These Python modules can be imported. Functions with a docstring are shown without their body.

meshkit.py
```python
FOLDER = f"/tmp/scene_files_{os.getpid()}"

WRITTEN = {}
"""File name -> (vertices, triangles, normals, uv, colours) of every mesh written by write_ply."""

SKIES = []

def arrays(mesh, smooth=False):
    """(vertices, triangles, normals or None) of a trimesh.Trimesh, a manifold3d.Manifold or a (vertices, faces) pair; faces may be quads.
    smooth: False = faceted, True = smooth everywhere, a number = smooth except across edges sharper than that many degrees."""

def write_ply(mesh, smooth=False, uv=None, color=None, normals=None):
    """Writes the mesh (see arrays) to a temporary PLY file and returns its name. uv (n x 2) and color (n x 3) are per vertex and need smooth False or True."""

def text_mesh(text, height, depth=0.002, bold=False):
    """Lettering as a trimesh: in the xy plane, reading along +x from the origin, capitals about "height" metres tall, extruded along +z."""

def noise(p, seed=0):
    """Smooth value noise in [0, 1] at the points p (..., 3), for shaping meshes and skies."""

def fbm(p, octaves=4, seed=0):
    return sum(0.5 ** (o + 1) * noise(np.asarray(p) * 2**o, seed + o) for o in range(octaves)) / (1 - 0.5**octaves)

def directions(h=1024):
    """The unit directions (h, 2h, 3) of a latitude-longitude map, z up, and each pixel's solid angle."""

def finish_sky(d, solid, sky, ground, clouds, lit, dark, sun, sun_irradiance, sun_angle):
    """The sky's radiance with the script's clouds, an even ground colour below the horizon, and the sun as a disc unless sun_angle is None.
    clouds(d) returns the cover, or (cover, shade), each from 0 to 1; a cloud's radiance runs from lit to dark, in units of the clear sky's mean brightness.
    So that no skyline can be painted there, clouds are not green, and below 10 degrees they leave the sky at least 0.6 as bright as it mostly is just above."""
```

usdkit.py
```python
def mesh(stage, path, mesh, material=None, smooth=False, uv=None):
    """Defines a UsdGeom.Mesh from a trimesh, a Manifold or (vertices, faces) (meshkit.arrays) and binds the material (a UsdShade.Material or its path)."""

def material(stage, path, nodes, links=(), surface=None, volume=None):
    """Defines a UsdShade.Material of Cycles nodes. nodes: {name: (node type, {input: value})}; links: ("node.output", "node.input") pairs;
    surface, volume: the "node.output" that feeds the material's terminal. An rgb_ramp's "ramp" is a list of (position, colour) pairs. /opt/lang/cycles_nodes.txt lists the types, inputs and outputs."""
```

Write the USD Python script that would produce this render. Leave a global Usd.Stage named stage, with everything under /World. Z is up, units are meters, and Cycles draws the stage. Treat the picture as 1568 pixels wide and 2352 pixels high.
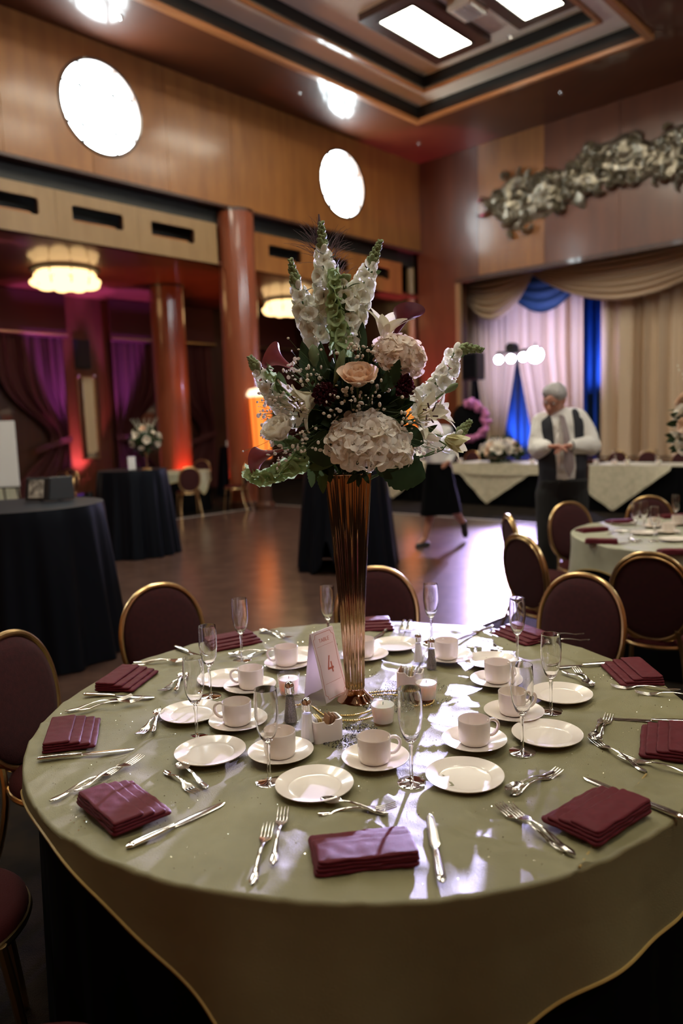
import math, random
import numpy as np, trimesh, manifold3d, usdkit, meshkit
from manifold3d import Manifold
from shapely.geometry import Polygon, Point, box as sbox, LineString
from shapely import affinity
from shapely.ops import unary_union
from pxr import Usd, UsdGeom, UsdLux, UsdShade, Gf, Sdf

stage = Usd.Stage.CreateInMemory()
UsdGeom.SetStageUpAxis(stage, 'Z'); UsdGeom.SetStageMetersPerUnit(stage, 1.0)
stage.SetDefaultPrim(UsdGeom.Xform.Define(stage, '/World').GetPrim())
UsdGeom.Scope.Define(stage, '/World/Looks')

# ------------------------------------------------------------------ camera
W, H, F = 1568, 2352, 1727.0
PITCH, ROLL, YAW = math.radians(6.8), math.radians(-1.97), math.radians(47.4)
EYE = np.array([0, 0, 1.582])
FW = np.array([0, math.cos(PITCH), -math.sin(PITCH)]); U0 = np.array([0, math.sin(PITCH), math.cos(PITCH)])
RT = math.cos(ROLL)*np.array([1., 0, 0]) + math.sin(ROLL)*U0
UP = -math.sin(ROLL)*np.array([1., 0, 0]) + math.cos(ROLL)*U0
cam = UsdGeom.Camera.Define(stage, '/World/camera')
cam.AddTransformOp().Set(Gf.Matrix4d(*RT, 0, *UP, 0, *(-FW), 0, *EYE, 1))
cam.CreateHorizontalApertureAttr(24.0); cam.CreateVerticalApertureAttr(36.0)
cam.CreateFocalLengthAttr(24.0*F/W); cam.CreateFStopAttr(1.9); cam.CreateFocusDistanceAttr(2.0)
cam.CreateExposureAttr(0.0)

# ------------------------------------------------------------------ light levels (the lamps themselves stand further down)
L_WINDOW, L_PANEL, L_CHANDELIER, L_URN = 26.0, 27.0, 3.2, 1.9
L_DJ, L_SPOT, L_UP, L_FLOOR = 500.0, 11500.0, 4000.0, 1300.0

E1 = np.array([math.cos(YAW), math.sin(YAW), 0]); E2 = np.array([-math.sin(YAW), math.cos(YAW), 0])
YD = math.degrees(YAW)
def RM(u, v, z=0.): return u*E1 + v*E2 + np.array([0, 0, z])
def ray(x, y): return FW + (x - W/2)/F*RT - (y - H/2)/F*UP
def A(x, y, z):                                     # pixel -> point on the level z
    d = ray(x, y); return EYE + d*(z - EYE[2])/d[2]
def D(x, y, Y):                                     # pixel -> point at the distance Y in front of the camera
    d = ray(x, y); return EYE + d*Y/d[1]
def ON(x, y, P, n):
    d = ray(x, y); return EYE + d*((np.asarray(P) - EYE)@n)/(d@n)

# ------------------------------------------------------------------ names, things, parts
_n = {}
def numbered(parent, name):
    k = _n.get((parent, name), 0); _n[(parent, name)] = k + 1
    return f'{parent}/{name}' if k == 0 else f'{parent}/{name}_{k:03d}'
def tag(p, label=None, cat=None, group=None, kind=None):
    for k, v in (('label', label), ('category', cat), ('group', group), ('kind', kind)):
        if v: p.SetCustomDataByKey(k, v)
    return p
def _ops(x, loc, rz, rx, ry, sc):
    x.AddTranslateOp().Set(Gf.Vec3d(*map(float, loc)))
    if rz: x.AddRotateZOp().Set(float(rz))
    if ry: x.AddRotateYOp().Set(float(ry))
    if rx: x.AddRotateXOp().Set(float(rx))
    if sc is not None: x.AddScaleOp().Set(Gf.Vec3f(*([sc]*3 if np.ndim(sc) == 0 else sc)))
def thing(name, label=None, cat=None, group=None, kind=None, loc=(0, 0, 0), rz=0, rx=0, ry=0, sc=None):
    x = UsdGeom.Xform.Define(stage, numbered('/World', name)); _ops(x, loc, rz, rx, ry, sc)
    return tag(x.GetPrim(), label, cat, group, kind)
def part(parent, name, m, mat, smooth=35, label=None, kind=None):
    p = usdkit.mesh(stage, numbered(str(parent.GetPath()), name), m, mat, smooth=smooth).GetPrim()
    return tag(p, label, kind=kind)
def solo(name, m, mat, label=None, cat=None, group=None, kind=None, smooth=35):
    p = usdkit.mesh(stage, numbered('/World', name), m, mat, smooth=smooth).GetPrim()
    return tag(p, label, cat, group, kind)
def dup(root, label, loc, rz=0, rx=0, ry=0, group=None, sc=None):
    was = root.GetCustomData(); base = root.GetName().rstrip('0123456789').rstrip('_')
    r = thing(base, label, was['category'], group or was.get('group'), None, loc, rz, rx, ry, sc)
    r.GetReferences().AddInternalReference(root.GetPath()); r.SetInstanceable(True)
    return r
class Maker:                                        # first call builds, later calls copy
    def __init__(s, build): s.build, s.first = build, None
    def __call__(s, label, loc, rz=0, rx=0, ry=0, group=None, sc=None):
        if s.first is None:
            s.first = s.build(label, loc, rz, rx, ry, group, sc); return s.first
        return dup(s.first, label, loc, rz, rx, ry, group, sc)

# ------------------------------------------------------------------ meshes as (vertices, faces)
def arr(m):
    v, f, _ = meshkit.arrays(m); return v, f
def cat(*ms):
    ms = [arr(m) for m in (ms[0] if len(ms) == 1 and isinstance(ms[0], list) else ms)]
    n, V, Fs = 0, [], []
    for v, f in ms: V.append(v); Fs.append(f + n); n += len(v)
    return np.vstack(V), np.vstack(Fs)
def rot(axis, deg):
    return trimesh.transformations.rotation_matrix(math.radians(deg), axis)[:3, :3]
RX, RY, RZ = (lambda d, a=a: rot(a, d) for a in ([1, 0, 0], [0, 1, 0], [0, 0, 1]))
def xf(m, R=None, t=None, s=None):
    v, f = arr(m)
    if s is not None: v = v*np.asarray(s)
    if R is not None: v = v@np.asarray(R).T
    if t is not None: v = v + np.asarray(t)
    return v, f
def frame(z, x=None):                               # rotation whose z axis is z
    z = np.asarray(z, float); z = z/np.linalg.norm(z)
    x = np.array([1., 0, 0]) if x is None else np.asarray(x, float)
    if abs(x@z) > .95*np.linalg.norm(x): x = np.array([0, 1., 0.3])
    x = x - (x@z)*z; x /= np.linalg.norm(x)
    return np.stack([x, np.cross(z, x), z], 1)
def grid(P, wu=False, wv=False):
    P = np.asarray(P, float); a, b = P.shape[:2]
    i, j = np.meshgrid(np.arange(a if wu else a - 1), np.arange(b if wv else b - 1), indexing='ij')
    k = lambda i, j: (i % a)*b + (j % b)
    q = np.stack([k(i, j), k(i + 1, j), k(i + 1, j + 1), k(i, j + 1)], -1).reshape(-1, 4)
    return P.reshape(-1, 3), np.vstack([q[:, [0, 1, 2]], q[:, [0, 2, 3]]])
def lathe(prof, n=40, flute=0, amp=0., twist=None):
    prof = np.asarray(prof, float); t = np.arange(n)*2*math.pi/n
    r = prof[:, :1]*(1 + amp*np.cos(flute*t)[None]) if flute else np.repeat(prof[:, :1], n, 1)
    P = np.stack([r*np.cos(t), r*np.sin(t), np.repeat(prof[:, 1:2], n, 1)], -1)
    v, f = grid(P, wv=True)
    return v, f[:, ::-1] if False else f[:, [0, 2, 1]]
def smoothpath(P, n):
    P = np.asarray(P, float)
    if len(P) == 2: return P[0] + (P[1] - P[0])*np.linspace(0, 1, n)[:, None]
    from scipy.interpolate import CubicSpline
    t = np.r_[0, np.cumsum(np.linalg.norm(np.diff(P, axis=0), axis=1))]
    return CubicSpline(t, P)(np.linspace(0, t[-1], n))
def tube(path, r, n=8, closed=False, cap=True):
    p = np.asarray(path, float); m = len(p)
    t = np.roll(p, -1, 0) - np.roll(p, 1, 0) if closed else np.gradient(p, axis=0)
    t /= np.linalg.norm(t, axis=1, keepdims=True) + 1e-12
    a = np.zeros_like(p); ref = np.array([0, 0, 1.]) if abs(t[0, 2]) < .9 else np.array([1., 0, 0])
    for i in range(m):
        ref = ref - (ref@t[i])*t[i]; ref /= np.linalg.norm(ref) + 1e-12; a[i] = ref
    b = np.cross(t, a); ang = np.arange(n)*2*math.pi/n
    r = np.broadcast_to(np.asarray(r, float), (m,))
    P = p[:, None] + r[:, None, None]*(np.cos(ang)[None, :, None]*a[:, None] + np.sin(ang)[None, :, None]*b[:, None])
    v, f = grid(P, wu=closed, wv=True)
    if cap and not closed:
        v = np.vstack([v, p[0], p[-1]]); k = len(v)
        c0 = [[k - 2, (j + 1) % n, j] for j in range(n)]; c1 = [[k - 1, (m - 1)*n + j, (m - 1)*n + (j + 1) % n] for j in range(n)]
        f = np.vstack([f, c0, c1])
    return v, f
def ball(c, r, n=2): return xf(trimesh.creation.icosphere(n, 1.0), s=r if np.ndim(r) else [r]*3, t=c)
def rbox(sx, sy, sz, b=.004, c=(0, 0, 0)):          # chamfered box, centred
    p = []
    for a in (-1, 1):
        for bb in (-1, 1):
            for d in (-1, 1):
                for k in range(3):
                    q = np.array([a*sx/2, bb*sy/2, d*sz/2]); q -= np.array([a, bb, d])*b; q[k] += np.array([a, bb, d])[k]*b; p.append(q)
    return xf(arr(Manifold.hull_points(np.array(p))), t=c)
def ext(poly, h, z=0.):
    ms = [trimesh.creation.extrude_polygon(g, h, engine='earcut') for g in getattr(poly, 'geoms', [poly]) if g.area > 1e-9]
    return xf(cat([arr(m) for m in ms]), t=(0, 0, z))
def upright_uz(poly, th, v0):                       # polygon in (u, z), thickness along +v from v0 -> room coordinates
    v, f = ext(poly, th); return np.stack([v[:, 0], v0 + v[:, 2], v[:, 1]], 1), f[:, ::-1]
def upright_vz(poly, th, u0):                       # polygon in (v, z), thickness along +u
    v, f = ext(poly, th); return np.stack([u0 + v[:, 2], v[:, 0], v[:, 1]], 1), f
RROOM = RZ(YD)
def room(m): return xf(m, R=RROOM)
def bx(u0, u1, v0, v1, z0, z1): return xf(trimesh.creation.box([u1 - u0, v1 - v0, z1 - z0]), t=((u0 + u1)/2, (v0 + v1)/2, (z0 + z1)/2))
def hullpts(ps): return Manifold.hull_points(np.asarray(ps, float))
def chain(nodes, bones, seg=14):                    # nodes {name: (xyz, r or (rx,ry,rz))}: hull of the balls at both ends of every bone
    S = {}
    for k, (c, r) in nodes.items():
        S[k] = Manifold.sphere(1.0, seg).scale([r]*3 if np.ndim(r) == 0 else list(r)).translate(list(map(float, c)))
    return Manifold.batch_boolean([Manifold.batch_hull([S[a] for a in b]) for b in bones], manifold3d.OpType.Add)
def soft(M, edge, it=8):
    m = M.refine_to_length(edge).to_mesh(); t = trimesh.Trimesh(m.vert_properties[:, :3], m.tri_verts, process=True)
    trimesh.smoothing.filter_taubin(t, iterations=it); return np.array(t.vertices), np.array(t.faces)

# ------------------------------------------------------------------ materials
def P(name, color, rough=.5, metal=0., var=None, bump=None, stretch=None, **kw):
    """principled; var = (scale, second colour, contrast), bump = (scale, distance)"""
    nodes = {'p': ('principled_bsdf', dict(base_color=color, roughness=rough, metallic=metal, **kw))}; links = []
    if var or bump:
        nodes['tc'] = ('texture_coordinate', {}); src = 'tc.object'
        if stretch: nodes['mp'] = ('mapping', {'scale': stretch}); links.append(('tc.object', 'mp.vector')); src = 'mp.vector'
    if var:
        nodes['n'] = ('noise_texture', {'scale': var[0], 'detail': 4.0, 'roughness': .6}); links.append((src, 'n.vector'))
        c = var[2] if len(var) > 2 else .2
        nodes['r'] = ('rgb_ramp', {'ramp': [(.5 - c, color), (.5 + c, var[1])]}); links += [('n.fac', 'r.fac'), ('r.color', 'p.base_color')]
    if bump:
        nodes['bn'] = ('noise_texture', {'scale': bump[0], 'detail': 3.0}); nodes['b'] = ('bump', {'distance': bump[1], 'strength': 1.0})
        links += [(src, 'bn.vector'), ('bn.fac', 'b.height'), ('b.normal', 'p.normal')]
    return usdkit.material(stage, f'/World/Looks/{name}', nodes, links, surface='p.BSDF')
def EM(name, color, strength):
    return usdkit.material(stage, f'/World/Looks/{name}', {'e': ('emission', {'color': color, 'strength': strength})}, surface='e.emission')
def PANE(name, tint=(1, 1, 1), gloss=1.0, rough=.02, ior=1.5):
    return usdkit.material(stage, f'/World/Looks/{name}', {'t': ('transparent_bsdf', {'color': tint}), 'g': ('glossy_bsdf', {'color': (gloss,)*3, 'roughness': rough}),
        'ge': ('geometry', {}), 'io': ('mix_float', {'a': ior, 'b': 1/ior}), 'fr': ('fresnel', {'IOR': ior}), 'm': ('mix_closure', {})}, [('ge.backfacing', 'io.fac'), ('io.result', 'fr.IOR'), ('fr.fac', 'm.fac'), ('t.BSDF', 'm.closure1'), ('g.BSDF', 'm.closure2')], surface='m.closure')
def PETAL(name, color, color2=None, trans=.3, rough=.55, scale=30):
    nodes = {'p': ('principled_bsdf', {'base_color': color, 'roughness': rough, 'specular_ior_level': .3}), 't': ('translucent_bsdf', {'color': color}), 'm': ('mix_closure', {'fac': trans})}
    links = [('p.BSDF', 'm.closure1'), ('t.BSDF', 'm.closure2')]
    if color2 is not None:
        nodes |= {'tc': ('texture_coordinate', {}), 'n': ('noise_texture', {'scale': scale, 'detail': 3.0}), 'r': ('rgb_ramp', {'ramp': [(.3, color), (.7, color2)]})}
        links += [('tc.object', 'n.vector'), ('n.fac', 'r.fac'), ('r.color', 'p.base_color'), ('r.color', 't.color')]
    return usdkit.material(stage, f'/World/Looks/{name}', nodes, links, surface='m.closure')

M = {}
wood = dict(stretch=(3.0, 3.0, .5), coat_weight=.35, coat_roughness=.16)
M['veneer'] = P('veneer', (.36, .145, .034), .42, var=(1.6, (.23, .082, .020), .25), **wood)
M['veneer_b'] = P('veneer_b', (.33, .128, .031), .42, var=(1.6, (.20, .072, .018), .25), **wood)
M['veneer_red'] = P('veneer_red', (.16, .048, .018), .40, var=(1.3, (.10, .029, .012), .25), **wood)
M['veneer_pale'] = P('veneer_pale', (.33, .21, .10), .36, var=(2.0, (.26, .155, .07), .25), **wood)
M['veneer_column'] = P('veneer_column', (.30, .080, .036), .25, var=(1.5, (.21, .054, .026), .25), stretch=(3., 3., .4), coat_weight=.9, coat_roughness=.08)
M['wood_ceiling'] = P('wood_ceiling', (.12, .030, .008), .5, var=(1.2, (.08, .020, .006), .25), stretch=(1., 1., 1.), specular_ior_level=.25, coat_weight=.5, coat_roughness=.10)
M['wood_dark'] = P('wood_dark', (.075, .026, .012), .35, var=(2., (.045, .016, .009), .25), stretch=(3., 3., .5), coat_weight=.4)
M['trim_wood'] = P('trim_wood', (.38, .14, .045), .35, coat_weight=.5)
M['black_trim'] = P('black_trim', (.012, .012, .010), .5)
M['plaster'] = P('plaster', (.80, .68, .54), .8, var=(2., (.74, .62, .48), .3))
M['carpet'] = P('carpet', (.007, .005, .004), .95, var=(6., (.016, .010, .006), .1), bump=(220., .004), specular_ior_level=.1)
M['dance_floor'] = P('dance_floor', (.100, .054, .040), .21, var=(4.0, (.050, .027, .020), .25), bump=(9., .0012), specular_ior_level=1.0)
M['brass'] = P('brass', (.62, .42, .20), .28, 1.0)
M['brass_edge'] = P('brass_edge', (.55, .50, .45), .35, .6)
M['black_metal'] = P('black_metal', (.015, .015, .017), .4, .3)
M['chrome'] = P('chrome', (.75, .74, .72), .1, 1.0)
M['silver'] = P('silver', (.80, .77, .72), .13, 1.0)
M['burgundy'] = P('burgundy', (.048, .005, .006), .95, var=(60., (.028, .003, .004), .2), bump=(300., .001))
M['red_seat'] = P('red_seat', (.040, .004, .004), .95, bump=(300., .001), specular_ior_level=.2)
M['napkin'] = P('napkin', (.105, .006, .013), .6, var=(90., (.085, .005, .010), .2), bump=(700., .0006), specular_ior_level=.2)
M['black_cloth'] = P('black_cloth', (.003, .003, .0035), .9, bump=(400., .0006), specular_ior_level=.05)
M['black_satin'] = P('black_satin', (.003, .0035, .006), .45, specular_ior_level=.16, specular_tint=(.75, .85, 1.))
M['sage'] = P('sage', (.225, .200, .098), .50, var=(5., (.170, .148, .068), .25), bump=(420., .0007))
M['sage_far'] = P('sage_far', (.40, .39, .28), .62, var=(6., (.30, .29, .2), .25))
M['ivory_cloth'] = P('ivory_cloth', (.55, .49, .36), .7, var=(14., (.40, .36, .25), .2))
M['hem'] = P('hem', (.40, .27, .08), .45, .2)
M['glitter'] = P('glitter', (.95, .92, .80), .12, 1.0)
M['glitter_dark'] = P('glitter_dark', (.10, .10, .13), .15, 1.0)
M['ceramic'] = P('ceramic', (.82, .73, .64), .22, coat_weight=.5, coat_roughness=.05)
M['paper_white'] = P('paper_white', (.75, .73, .70), .7)
M['paper_yellow'] = P('paper_yellow', (.72, .58, .25), .7)
M['paper_brown'] = P('paper_brown', (.30, .15, .075), .7)
M['paper_print'] = P('paper_print', (.12, .1, .1), .7)
M['card'] = P('card', (.80, .70, .66), .35, coat_weight=.6)
M['copper_ink'] = P('copper_ink', (.50, .13, .07), .4, .2)
M['pane'] = PANE('pane', (.985, .985, .98))
M['pane_cup'] = PANE('pane_cup', (.97, .97, .97))
M['glass'] = P('glass', (1, 1, 1), .01, transmission_weight=1.0, ior=1.5)
M['wax'] = P('wax', (.82, .74, .68), .5, subsurface_weight=.3, subsurface_scale=.02)
M['wick'] = P('wick', (.05, .04, .03), .9)
M['salt'] = P('salt', (.78, .75, .70), .6)
M['pepper'] = P('pepper', (.10, .085, .07), .8, var=(400., (.25, .21, .17), .1))
M['mercury'] = P('mercury', (.60, .43, .31), .06, 1.0, var=(14., (.50, .29, .17), .2))
M['gold_bead'] = P('gold_bead', (.80, .60, .25), .18, 1.0)
M['skin'] = P('skin', (.50, .24, .17), .5, subsurface_weight=.1, subsurface_scale=.01)
M['grey_hair'] = P('grey_hair', (.36, .34, .33), .6)
M['dark_hair'] = P('dark_hair', (.03, .02, .015), .5)
M['white_shirt'] = P('white_shirt', (.74, .71, .66), .8, var=(6., (.66, .63, .58), .25))
M['vest'] = P('vest', (.012, .012, .018), .8)
M['trousers'] = P('trousers', (.010, .009, .008), .9)
M['tie'] = P('tie', (.20, .15, .15), .6)
M['shoe'] = P('shoe', (.012, .011, .011), .3)
M['drape'] = P('drape', (.62, .46, .31), .8)
M['drape_red'] = P('drape_red', (.075, .014, .014), .8)
M['drape_blue'] = P('drape_blue', (.012, .040, .085), .7)
M['relief'] = P('relief', (.46, .41, .32), .34, .85, var=(7., (.16, .135, .09), .15), bump=(30., .01))
M['mirror'] = P('mirror', (.80, .78, .70), .03, 1.0)
M['photo_a'] = P('photo_a', (.55, .5, .42), .4, var=(22., (.10, .09, .08), .12))
M['board'] = P('board', (.66, .66, .66), .6)
# plants
M['snap'] = PETAL('snap', (.90, .90, .80), (.84, .82, .66), .3, scale=60)
M['snap_bud'] = PETAL('snap_bud', (.20, .26, .10), (.30, .36, .16), .2, scale=80)
M['bell'] = PETAL('bell', (.30, .42, .17), (.44, .54, .27), .35, scale=50)
M['stem'] = P('stem', (.07, .12, .03), .5)
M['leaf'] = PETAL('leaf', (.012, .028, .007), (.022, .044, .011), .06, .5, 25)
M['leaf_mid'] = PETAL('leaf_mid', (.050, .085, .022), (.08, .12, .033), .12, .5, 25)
M['leaf_pale'] = PETAL('leaf_pale', (.17, .23, .10), (.24, .29, .14), .25, .45, 25)
M['calla'] = PETAL('calla', (.085, .007, .014), (.13, .014, .020), .05, .35, 30)
M['calla_rust'] = PETAL('calla_rust', (.30, .055, .045), (.22, .03, .04), .08, .4, 30)
M['lily'] = PETAL('lily', (.80, .74, .58), (.74, .68, .46), .3, .5, 25)
M['lily_bud'] = PETAL('lily_bud', (.52, .50, .22), (.64, .58, .32), .25, .5, 30)
M['anther'] = P('anther', (.05, .012, .010), .8)
M['rose'] = PETAL('rose', (.86, .60, .42), (.84, .66, .50), .3, .55, 20)
M['rose_white'] = PETAL('rose_white', (.80, .72, .58), (.80, .75, .64), .3, .55, 20)
M['hydrangea'] = PETAL('hydrangea', (.90, .81, .68), (.88, .83, .74), .3, .6, 25)
M['hydrangea_pink'] = PETAL('hydrangea_pink', (.90, .72, .58), (.88, .79, .68), .3, .6, 25)
M['carnation'] = PETAL('carnation', (.055, .004, .010), (.085, .007, .014), .2, .6, 40)
M['breath'] = PETAL('breath', (.82, .74, .64), None, .25)
M['grass'] = P('grass', (.10, .05, .055), .6)
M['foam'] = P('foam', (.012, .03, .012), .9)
# lamps
M['day'] = EM('day', (.86, .97, 1.0), L_WINDOW)
M['ceiling_light'] = EM('ceiling_light', (1.0, .93, .74), L_PANEL)
M['lamp_warm'] = EM('lamp_warm', (1.0, .62, .26), L_CHANDELIER)
M['urn_glow'] = EM('urn_glow', (1.0, .20, .03), L_URN)
M['urn_cap'] = EM('urn_cap', (1.0, .72, .45), 2.2)
M['dj_lamp'] = EM('dj_lamp', (.72, .78, 1.0), L_DJ*.12); M['dj_lamp_big'] = EM('dj_lamp_big', (.60, .58, 1.0), L_DJ)
M['ceiling_light_low'] = EM('ceiling_light_low', (1.0, .93, .74), L_PANEL*.04)
M['ceiling_light_dim'] = EM('ceiling_light_dim', (1.0, .93, .74), L_PANEL*.04)
M['spark'] = EM('spark', (.55, .42, 1.0), 6.0)

# ================================================================== THE ROOM (u along the left wall, v across, metres)
US, VL, ZC, VA, ZA, VR, UB = 15.26, 11.14, 7.63, 15.9, 4.55, -3.5, -4.0
def structure(name, m=None, mat=None, smooth=30):
    return solo(name, m, mat, kind='structure', smooth=smooth) if m is not None else thing(name, kind='structure')
# floor: carpet all over, polished dance floor let into it, pale edge strips
structure('floor', room(bx(UB, 18.2, VR, VA + .3, -.10, 0)), M['carpet'])
structure('floor', room(bx(1.9, 10.0, 3.06, 10.9, -.02, .004)), M['dance_floor'])
for b in ((1.9, 10.04, 3.02, 3.06), (1.9, 10.04, 10.9, 10.94), (10.0, 10.04, 3.06, 10.9)):
    structure('trim_1' if b[2] < 3.05 and b[0] < 2 else 'trim_2' if b[0] < 2 else 'trim_3', room(bx(*b, 0, .012)), M['brass_edge'])

def panels(parent, poly, axis, step, start, th, at0, mat2, gap=.004, zsplit=()):
    """cuts an upright polygon into veneer panels with open joints, each a mesh of its own"""
    a0, b0, a1, b1 = poly.bounds; zs = [b0, *zsplit, b1]; k = math.floor((a0 - start)/step)
    while start + k*step < a1:
        for i in range(len(zs) - 1):
            g = poly.intersection(sbox(start + k*step + gap, zs[i] + gap/2, start + (k + 1)*step - gap, zs[i + 1] - gap/2))
            if g.area > .01:
                part(parent, 'panel', room(upright_uz(g, th, at0) if axis == 'u' else upright_vz(g, th, at0)), mat2[k % len(mat2)], smooth=20)
        k += 1
# left wall: upper storey with round windows over the open side aisle
WIN = [(6.84, 6.64, .69), (12.50, 6.62, .67), (1.18, 6.64, .69), (-2.6, 6.64, .69)]
wall = sbox(UB, 5.58, US, ZC)
for u, z, r in WIN: wall = wall.difference(Point(u, z).buffer(r, 48))
wl = structure('wall_left')
panels(wl, wall, 'u', 1.42, .95, .022, VL, [M['veneer'], M['veneer_b'], M['veneer']])
part(wl, 'backing', room(upright_uz(wall.buffer(0), .25, VL + .022)), M['wood_dark'])
part(wl, 'ledge', room(bx(UB, US, VL - .035, VL + .05, 5.55, 5.60)), M['wood_dark'])
for i, (u, z, r) in enumerate(WIN):
    w = structure(f'window_{i + 1}')
    ring = np.array([(r - .005, -.012), (r + .035, -.02), (r + .045, -.005), (r + .045, .0), (r - .005, .0)])
    fr = lathe(np.r_[ring, ring[:1]], 64)
    part(w, 'frame', room(xf(fr, R=np.array([[1, 0, 0], [0, 0, 1], [0, 1, 0]]), t=(u, VL, z))), M['wood_dark'], label='thin dark ring round the window')
    cuts = [-r - .1, -r*.42, r*.42, r + .1]
    for a in range(3):
        for b in range(3):
            g = Point(0, 0).buffer(r, 48).intersection(sbox(cuts[a] + .007, cuts[b] + .007, cuts[a + 1] - .007, cuts[b + 1] - .007))
            if not g.is_empty: part(w, 'pane', room(upright_uz(affinity.translate(g, u, z), .012, VL + .13)), M['day'], smooth=False)
    bars = unary_union([sbox(c - .013, -r, c + .013, r) for c in cuts[1:3]] + [sbox(-r, c - .013, r, c + .013) for c in cuts[1:3]]).intersection(Point(0, 0).buffer(r))
    part(w, 'glazing_bars', room(upright_uz(affinity.translate(bars, u, z), .05, VL + .075)), M['black_trim'])
# dark slot and pale fascia with pill-shaped openings below it
structure('trim_4', room(bx(UB, US, VL + .22, VL + .27, 5.26, 5.60)), M['black_trim'])
fas = structure('wall_left_fascia')
for c, u0, u1 in ((6.71, 4.05, 9.10), (12.27, 10.0, 14.62), (1.1, -1.6, 3.45)):
    g = sbox(u0, ZA, u1, 5.27)
    for k in (-1, 0, 1): g = g.difference(sbox(c + k*1.44 - .40, 4.89, c + k*1.44 + .40, 5.04).buffer(.05, 6))
    panels(fas, g, 'u', 1.44, c - .72 - 1.44*3, .02, VL + .10, [M['veneer_pale']] if c < 10 else [M['veneer']], gap=.002)
    part(fas, 'backing', room(upright_uz(g, .08, VL + .12)), M['wood_dark'])
    part(fas, 'duct', room(bx(u0, u1, VL + .5, VL + .55, 4.6, 5.3)), M['black_trim'])
    for k in (-1, 0, 1): part(fas, 'louvre', room(bx(c + k*1.44 - .38, c + k*1.44 + .38, VL + .22, VL + .30, 4.875, 4.905)), M['veneer'])
# side aisle
structure('ceiling', room(bx(UB, US + .3, VL + .12, VA + .3, ZA, ZA + .06)), M['wood_ceiling'])
wf = structure('wall_far_left')
panels(wf, sbox(UB, 0, US + .3, ZA), 'u', 2.93, 8.4 - 2.93, .03, VA, [M['wood_dark'], M['veneer_red']])
structure('wall_aisle_end', room(bx(US + .1, US + .3, VL, VA + .3, 0, ZA)), M['wood_dark'])
structure('wall_aisle_start', room(bx(UB - .2, UB, VL, VA + .3, 0, 5.6)), M['wood_dark'])
def column(u, v, r, h, label):
    t = thing('column', label, 'column', 'polished wooden columns of the side aisle', loc=RM(u, v))
    part(t, 'shaft', lathe([(r, .0), (r, h)], 64), M['veneer_column'], smooth=40)
    part(t, 'base', lathe([(0, .0), (r + .02, .0), (r + .02, .12), (r + .004, .13), (r, .13)], 64), M['wood_dark'])
    part(t, 'collar', lathe([(r, h - .05), (r + .012, h - .05), (r + .012, h), (0, h)], 64), M['wood_dark'])
    return t
column(9.56, VL + .11, .35, 5.56, 'tall red-brown polished column in front, left of the flower spikes')
column(9.60, 13.62, .36, ZA, 'shorter polished column behind, under the low side ceiling, lit red at its foot')
column(3.84, VL + .11, .35, 5.56, 'polished column of the side aisle beyond the left edge of the picture')
pil = solo('pilaster', room(xf(lathe([(.10, 0), (.10, 5.56)], 24), t=(US - .02, VL + .32, 0))), M['veneer_pale'], 'slim pale half column in the corner beside the stage wall', 'column')
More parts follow.
